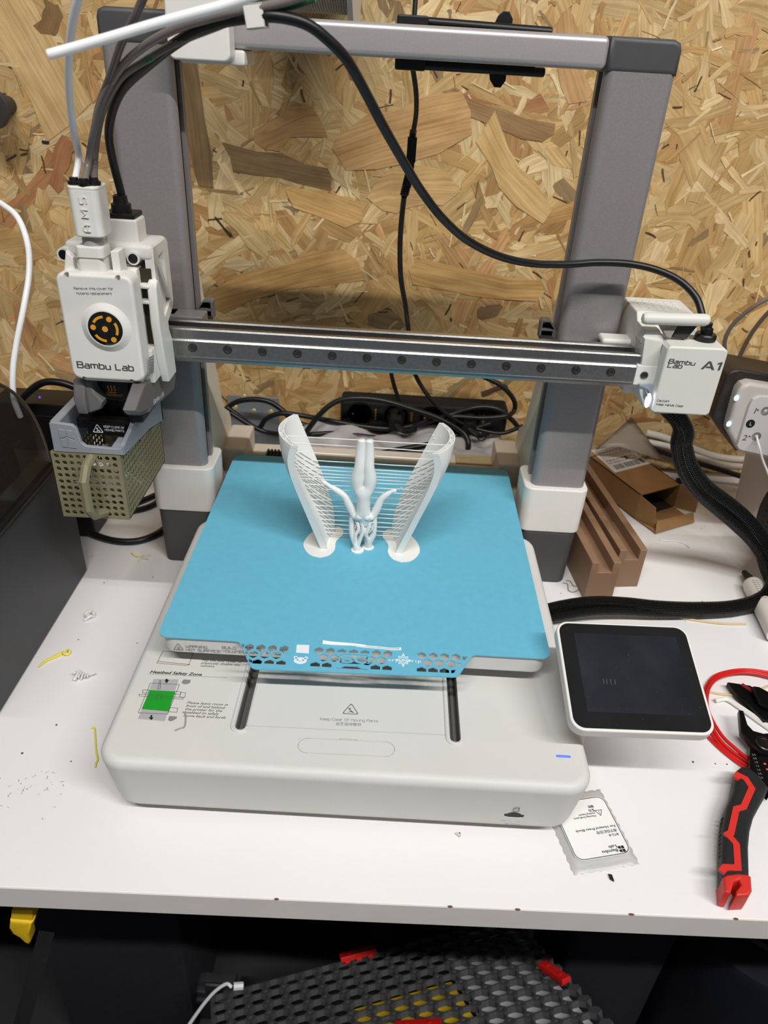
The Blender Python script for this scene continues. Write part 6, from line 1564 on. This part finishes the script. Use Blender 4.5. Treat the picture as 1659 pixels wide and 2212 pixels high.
# yellow hook, dark strap and machine parts at the left
b = MB(); b.prism([(-210.9,-76),(-213.4,-84.9),(-212.4,-91.4),(-208.9,-95.5),(-207,-100.9),(-203.9,-104),(-202,-99.3),(-201.4,-91.4),(-196,-76.7)], 'y', -232, -222, bev=2.2, seg=3); b.prism([(-211.4,-79.8),(-207.9,-66.2),(-194.3,-64.8),(-197.6,-80.1)], 'y', -230, -200)
solo('yellow_hook', b, mat('yellow_plastic', (216, 178, 22), .45, var=.05), 'yellow plastic hook under the left end of the bench edge', 'hook', (-207.3,-225,-87.6))
NAVY = mat('dark_navy_fabric', (20, 20, 28), .9, var=.2, scale=120, bump=.3, bscale=700)
b = MB(); b.loft([[(-227.6,-189.2,-166.5),(-215.6,-189.6,-167.1),(-218.1,-186.4,-173.3),(-230.2,-186,-172.7)], [(-280.9,-193.3,-324.6),(-266.5,-192.9,-323.9),(-270,-189.2,-333),(-284.5,-189.6,-333.8)]])
solo('strap', b, mat('strap_black', (26, 26, 28), .8, var=.2, scale=200), 'dark webbing strap hanging below the left end of the bench', 'strap', (-227.6,-189.2,-166.5))
b = MB(); b.box(-320, -168, -80, 60, -599.5, -330, 8); 
solo('dark_bag', b, NAVY, 'dark fabric bag in the shadow under the left half of the bench', 'bag', (-244, -10, -599))
q = Vector((-147.2,-55,-518))
b = MB(); b.box(q.x - 22, q.x + 22, q.y - 12, q.y + 12, q.z - 60, q.z + 4, 3); b.box(q.x - 26, q.x + 26, q.y - 16, q.y + 16, q.z - 14, q.z - 6, 2)
b.box(q.x - 10, q.x + 10, q.y - 14, q.y - 8, q.z + 2, q.z + 24, 3); b.box(q.x - 30, q.x + 30, q.y - 20, q.y + 20, -599.5, q.z - 58, 2)
solo('black_clamp', b, mat('clamp_black', (40, 40, 44), .5, var=.1), 'black clamp-like holder standing left of the grid panel under the bench', 'clamp', (q.x, q.y, -599))
# dark bin, round canister and pale box at the right
b = MB(); X0 = Vector((228.6,-68.6,-349.4)); b.box(238, 348, -60, 90, -599.5, -268, 7, 3)
solo('fabric_bin', b, NAVY, 'dark fabric bin standing under the right part of the bench', 'storage bin', (300, 15, -599))
b = MB(); b.lathe([(92, 0), (96, 6), (96, 250), (92, 262), (60, 268), (0, 270)], (448, -30, -599.5), (0, 0, 1), 48); b.lathe([(60, 268), (58, 274), (0, 275)], (448, -30, -599.5), (0, 0, 1), 36)
solo('canister', b, mat('canister_dark', (22, 23, 30), .3, var=.1), 'round dark canister in the lower right corner under the bench', 'canister', (448, -30, -599))
b = MB(); b.box(350, 520, 120, 220, -599.5, -190, 3)
solo('pale_box', b, mat('beige_box', (180, 168, 152), .6, var=.05), 'pale box standing behind the dark bin under the bench', 'box', (435, 170, -599))
b = MB(); q = Vector((413.4,-9.2,-527.5)); b.box(q.x - 8, q.x + 6, q.y - 6, q.y + 6, q.z - 22, q.z + 14, 2)
b.box(q.x - 14, q.x + 14, q.y - 10, q.y + 10, -599.5, q.z - 20, 2)
solo('green_part', b, mat('green_plastic', (22, 132, 60), .45), 'small green plastic part beside the dark bin under the bench', 'plastic part', (q.x, q.y, -599))
b = MB(); b.box(150, 232, 20, 60, -599.5, -330, 2)
solo('clear_box', b, mat('frosted_plastic', (150, 158, 170), .3, var=.05), 'frosted pale plastic box between the grid panel and the dark bin', 'box', (190, 40, -599))

# filament spool hanging behind the top beam
ws = thing('filament_spool', 'grey filament spool on a wall peg behind the left part of the top beam', 'spool', (-70, 210, 500))
sx0, sx1 = -108, -33
b = MB(); b.lathe([(16, 0), (70, 0), (70, sx1 - sx0), (16, sx1 - sx0)], (sx0, 200, 502), (1, 0, 0), 48); wd = b.build('winding', mat('grey_filament', (150, 150, 150), .4), ws)
b = MB()
for k in range(38): b.lathe([(70.0, -.95), (70.75, -.5), (70.95, 0), (70.75, .5), (70.0, .95)], (sx0 + 1 + k * (sx1 - sx0 - 2) / 37, 200, 502), (1, 0, 0), 40)
b.build('filament_turns', mat('grey_filament', (150, 150, 150), .4), wd)['kind'] = 'stuff'
for x in (sx0 - 2, sx1 + 2):
    b = MB(); b.lathe([(14, -2), (84, -2), (84, 2), (14, 2)], (x, 200, 502), (1, 0, 0), 48); b.build('flange', mat('pale_flange', (206, 202, 198), .4), ws)
b = MB(); b.cyl((sx0 - 20, 200, 502), (sx1 + 20, 200, 502), 13.5, n=20); b.box(sx0 - 22, sx0 - 10, 190, 300, 494, 510, 2)
b.build('wall_peg', BLACK, ws)
